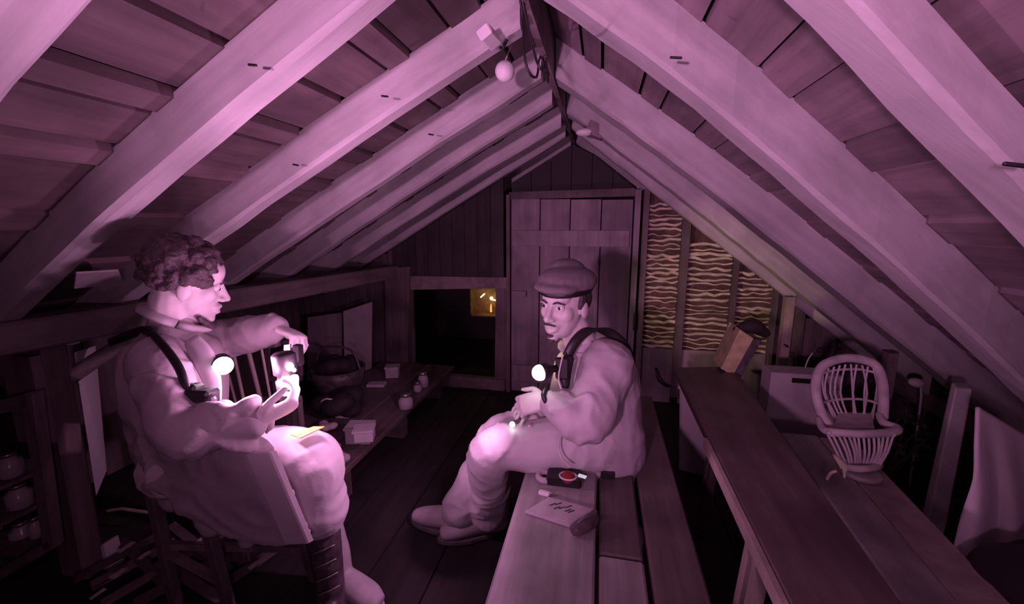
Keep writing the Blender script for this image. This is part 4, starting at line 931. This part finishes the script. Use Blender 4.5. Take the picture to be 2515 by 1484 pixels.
mb = MB(); ring = [nb2+R2 @ Vector((.064*cos(2*pi*i/16), .064*sin(2*pi*i/16), -.005-.016*sin(2*pi*i/16))) for i in range(17)]; mb.tube(ring, [(.010, .02)]*17, 8, side=(0, 0, 1), cap=False); build('collar', mb, 'coat2', m2, True)
# harness straps
for pts in (((1392, 880, 1.38), (1412, 840, 1.38), (1445, 812, 1.40), (1490, 815, 1.42), (1530, 845, 1.43), (1550, 890, 1.45)), ((1398, 878, 1.36), (1392, 905, 1.36), (1385, 950, 1.35))):
    mb = MB(); mb.tube([at(*q) for q in pts], [(.017, .006)]*len(pts), 8, side=FW.cross(UP), smooth=4); build('harness_strap', mb, 'black', m2, True)
mb = MB(); mb.tube([at(1510, 1018, 1.38), at(1535, 1008, 1.43), at(1556, 985, 1.50)], [(.02, .006)]*3, 8, side=(0, 0, 1), smooth=3); build('harness_strap', mb, 'black', m2, True)
mb = MB(); mb.obox(at(1380, 905, 1.345), RT*.02, FW*.012, UP*.035); build('chest_pack', mb, 'black', m2, bevel=.005)
mb = MB(); mb.tube([at(1383, 872, 1.33), at(1376, 900, 1.325), at(1372, 930, 1.32), at(1378, 955, 1.31)], .0028, 6, smooth=4); build('cord', mb, 'string', m2, True)
mb = MB(); c = at(1338, 912, 1.30); ax = Vector((-.75, -.6, -.1)); mb.lathe([(.018, -.02), (.024, -.008), (.025, .012), (.02, .016)], c, 18, ax); mb.tube([c, at(1365, 905, 1.34)], .012, 8); build('chest_lamp', mb, 'black', m2, True)
mb = MB(); mb.ell(c+ax.normalized()*.018, .0245, nu=18, nv=12); build('lamp_lens', mb, 'lamp', m2, True)
# wrist strap and small held light
mb = MB(); mb.tube([wL+Vector((0, -.035, .01)), wL+Vector((-.01, -.03, .03)), wL+Vector((-.005, .0, .042))], .008, 8, smooth=3); build('wrist_strap', mb, 'black', m2, True)
t = thing('penlight', at(1258, 1042, 1.40), 'small glowing penlight in the fingers of the capped sitter', 'light')
mb = MB(); mb.tube([at(1262, 1040, 1.39), at(1282, 1030, 1.41)], .008, 10); build('barrel', mb, 'metal', t, True)
mb = MB(); mb.ell(at(1258, 1043, 1.385), .0095); build('bulb', mb, 'lamp_small', t, True)
mb = MB(); mb.tube([at(1374, 1075, 1.33), at(1372, 1100, 1.32), at(1380, 1125, 1.31), at(1400, 1147, 1.30)], .0028, 6, smooth=4)
tag(build('earphone_cord', mb, 'string', None, True), 'thin pale cord hanging over the thigh to the black recorder', 'cord')
# trousers
tr = MB()
for h_, k_, a_ in ((hL, kL, aL), (hR, kR, aR)):
    z_ = k_.lerp(a_, .93); tr.tube([pel2.lerp(h_, .6), h_, h_.lerp(k_, .5), k_.lerp(h_, .12), k_+Vector((-.008, 0, -.03)), k_.lerp(a_, .5), z_], [.10, .098, .088, .074, .073, .07, .078], 18, smooth=5)
    folds(tr, k_, z_, .068, 4, int(abs(h_.x)*100), .4); folds(tr, h_.lerp(k_, .3), k_, .078, 3, 31, .3)
tr.ell(pel2+Vector((0, 0, -.02)), (.12, .14, .09))
remeshed('trousers', tr, 'trousers', m2, .0065, 6, wrinkle=.005, freq=10, seed=4)
boot(m2, kL, aL, (-.55, -.25, 0), .86, 'shoe', 'cap', False, .9)
boot(m2, kR, aR, (-.97, .1, 0), .86, 'shoe', 'cap', False, .95)

# ------------------------------------------------------------------ things on the bench
p = onZ(1385, 1190, BZ)
t = thing('voice_recorder', (p.x, p.y, BZ), 'black recorder with a red lens and small lit screen on the bench', 'recorder')
mb = MB(); mb.obox(p+Vector((0, .01, .018)), (.055, 0, 0), (0, .03, 0), (0, 0, .018)); build('body', mb, 'black', t, bevel=.006)
c = onZ(1395, 1175, BZ+.038); mb = MB(); mb.lathe([(.02, 0), (.02, .01), (.012, .014)], c, 16, (0, -.5, 1)); build('lens', mb, 'red', t, True)
mb = MB(); rg = [c+Vector((.026*cos(2*pi*i/18), .022*sin(2*pi*i/18), .008)) for i in range(19)]; mb.tube(rg, .003, 6, cap=False); build('lens_ring', mb, 'string', t, True)
c = onZ(1430, 1170, BZ+.038); mb = MB(); mb.obox(c, (.012, -.004, 0), (.002, .006, 0), (0, 0, .002)); build('screen', mb, 'screen', t)
p = onZ(1340, 1178, BZ); mb = MB(); rg = [p+Vector((.024*cos(2*pi*i/18), .024*sin(2*pi*i/18), .011)) for i in range(19)]; mb.tube(rg, .010, 9, cap=False)
tag(build('tape_roll', mb, 'card', None, True), 'pale ring roll of tape left of the black recorder', 'tape')
p = onZ(1337, 1217, BZ); t = thing('white_clip', (p.x, p.y, BZ), 'little bright white clip on the bench before the tape roll', 'clip')
mb = MB(); mb.obox(p+Vector((0, 0, .007)), (.017, -.004, 0), (.002, .007, 0), (0, 0, .006)); build('body', mb, 'white', t, bevel=.002)
mb = MB(); mb.tube([p+Vector((.017, 0, .008)), p+Vector((.028, .004, .012))], .003, 6); build('tip', mb, 'metal', t, True)
P = [onZ(u, v, BZ+.002) for u, v in ((1288, 1262), (1415, 1303), (1468, 1262), (1345, 1228))]
t = thing('notebook', P[0].lerp(P[2], .5), 'open pale notebook with dark drawing lying on the plank bench', 'notebook')
mb = MB(); mb.prism(P, (0, 0, .010)); build('cover', mb, 'card', t, bevel=.002)
mb = MB(); mb.prism([P[0].lerp(q, .92)+Vector((0, 0, .0102)) if False else (P[0].lerp(P[2], .5)).lerp(q, .9)+Vector((0, 0, .0102)) for q in P], (0, 0, .004)); build('page', mb, 'paper', t)
cc = P[0].lerp(P[2], .5); ex = (P[1]-P[0]).normalized(); ey = (P[3]-P[0]).normalized()
mb = MB()
for i in range(7):
    a = cc+ex*(-.035+.010*i)+ey*(.012*sin(i*2))+Vector((0, 0, .0146)); mb.bar(a, a+ey*.018+ex*.006, .003, .0012, (0, 0, 1))
build('drawing', mb, 'dark', t)
p = onZ(1436, 1290, BZ+.02); t = thing('dark_pouch', (p.x, p.y, BZ), 'dark rounded pouch at the notebook corner on the bench', 'pouch')
mb = MB(); mb.tube([p+Vector((-.022, -.02, 0)), p, p+Vector((.022, .03, 0))], [.017, .02, .018], 12, smooth=3); build('body', mb, 'boot', t, True)
mb = MB(); mb.tube([p+Vector((.018, .02, .015)), p+Vector((.0, .0, .022)), p+Vector((-.018, -.016, .015))], .003, 6, smooth=3); build('zip', mb, 'metal', t, True)
p = onZ(1492, 1168, BZ-.006); mb = MB(); mb.obox(p+Vector((0, .0, .012)), (.022, 0, 0), (0, .022, 0), (0, 0, .011)); mb.ell(p+Vector((0, 0, .024)), (.012, .012, .006))
tag(build('small_battery_pack', mb, 'black', None, bevel=.004), 'small black battery pack under the jacket hem', 'battery')
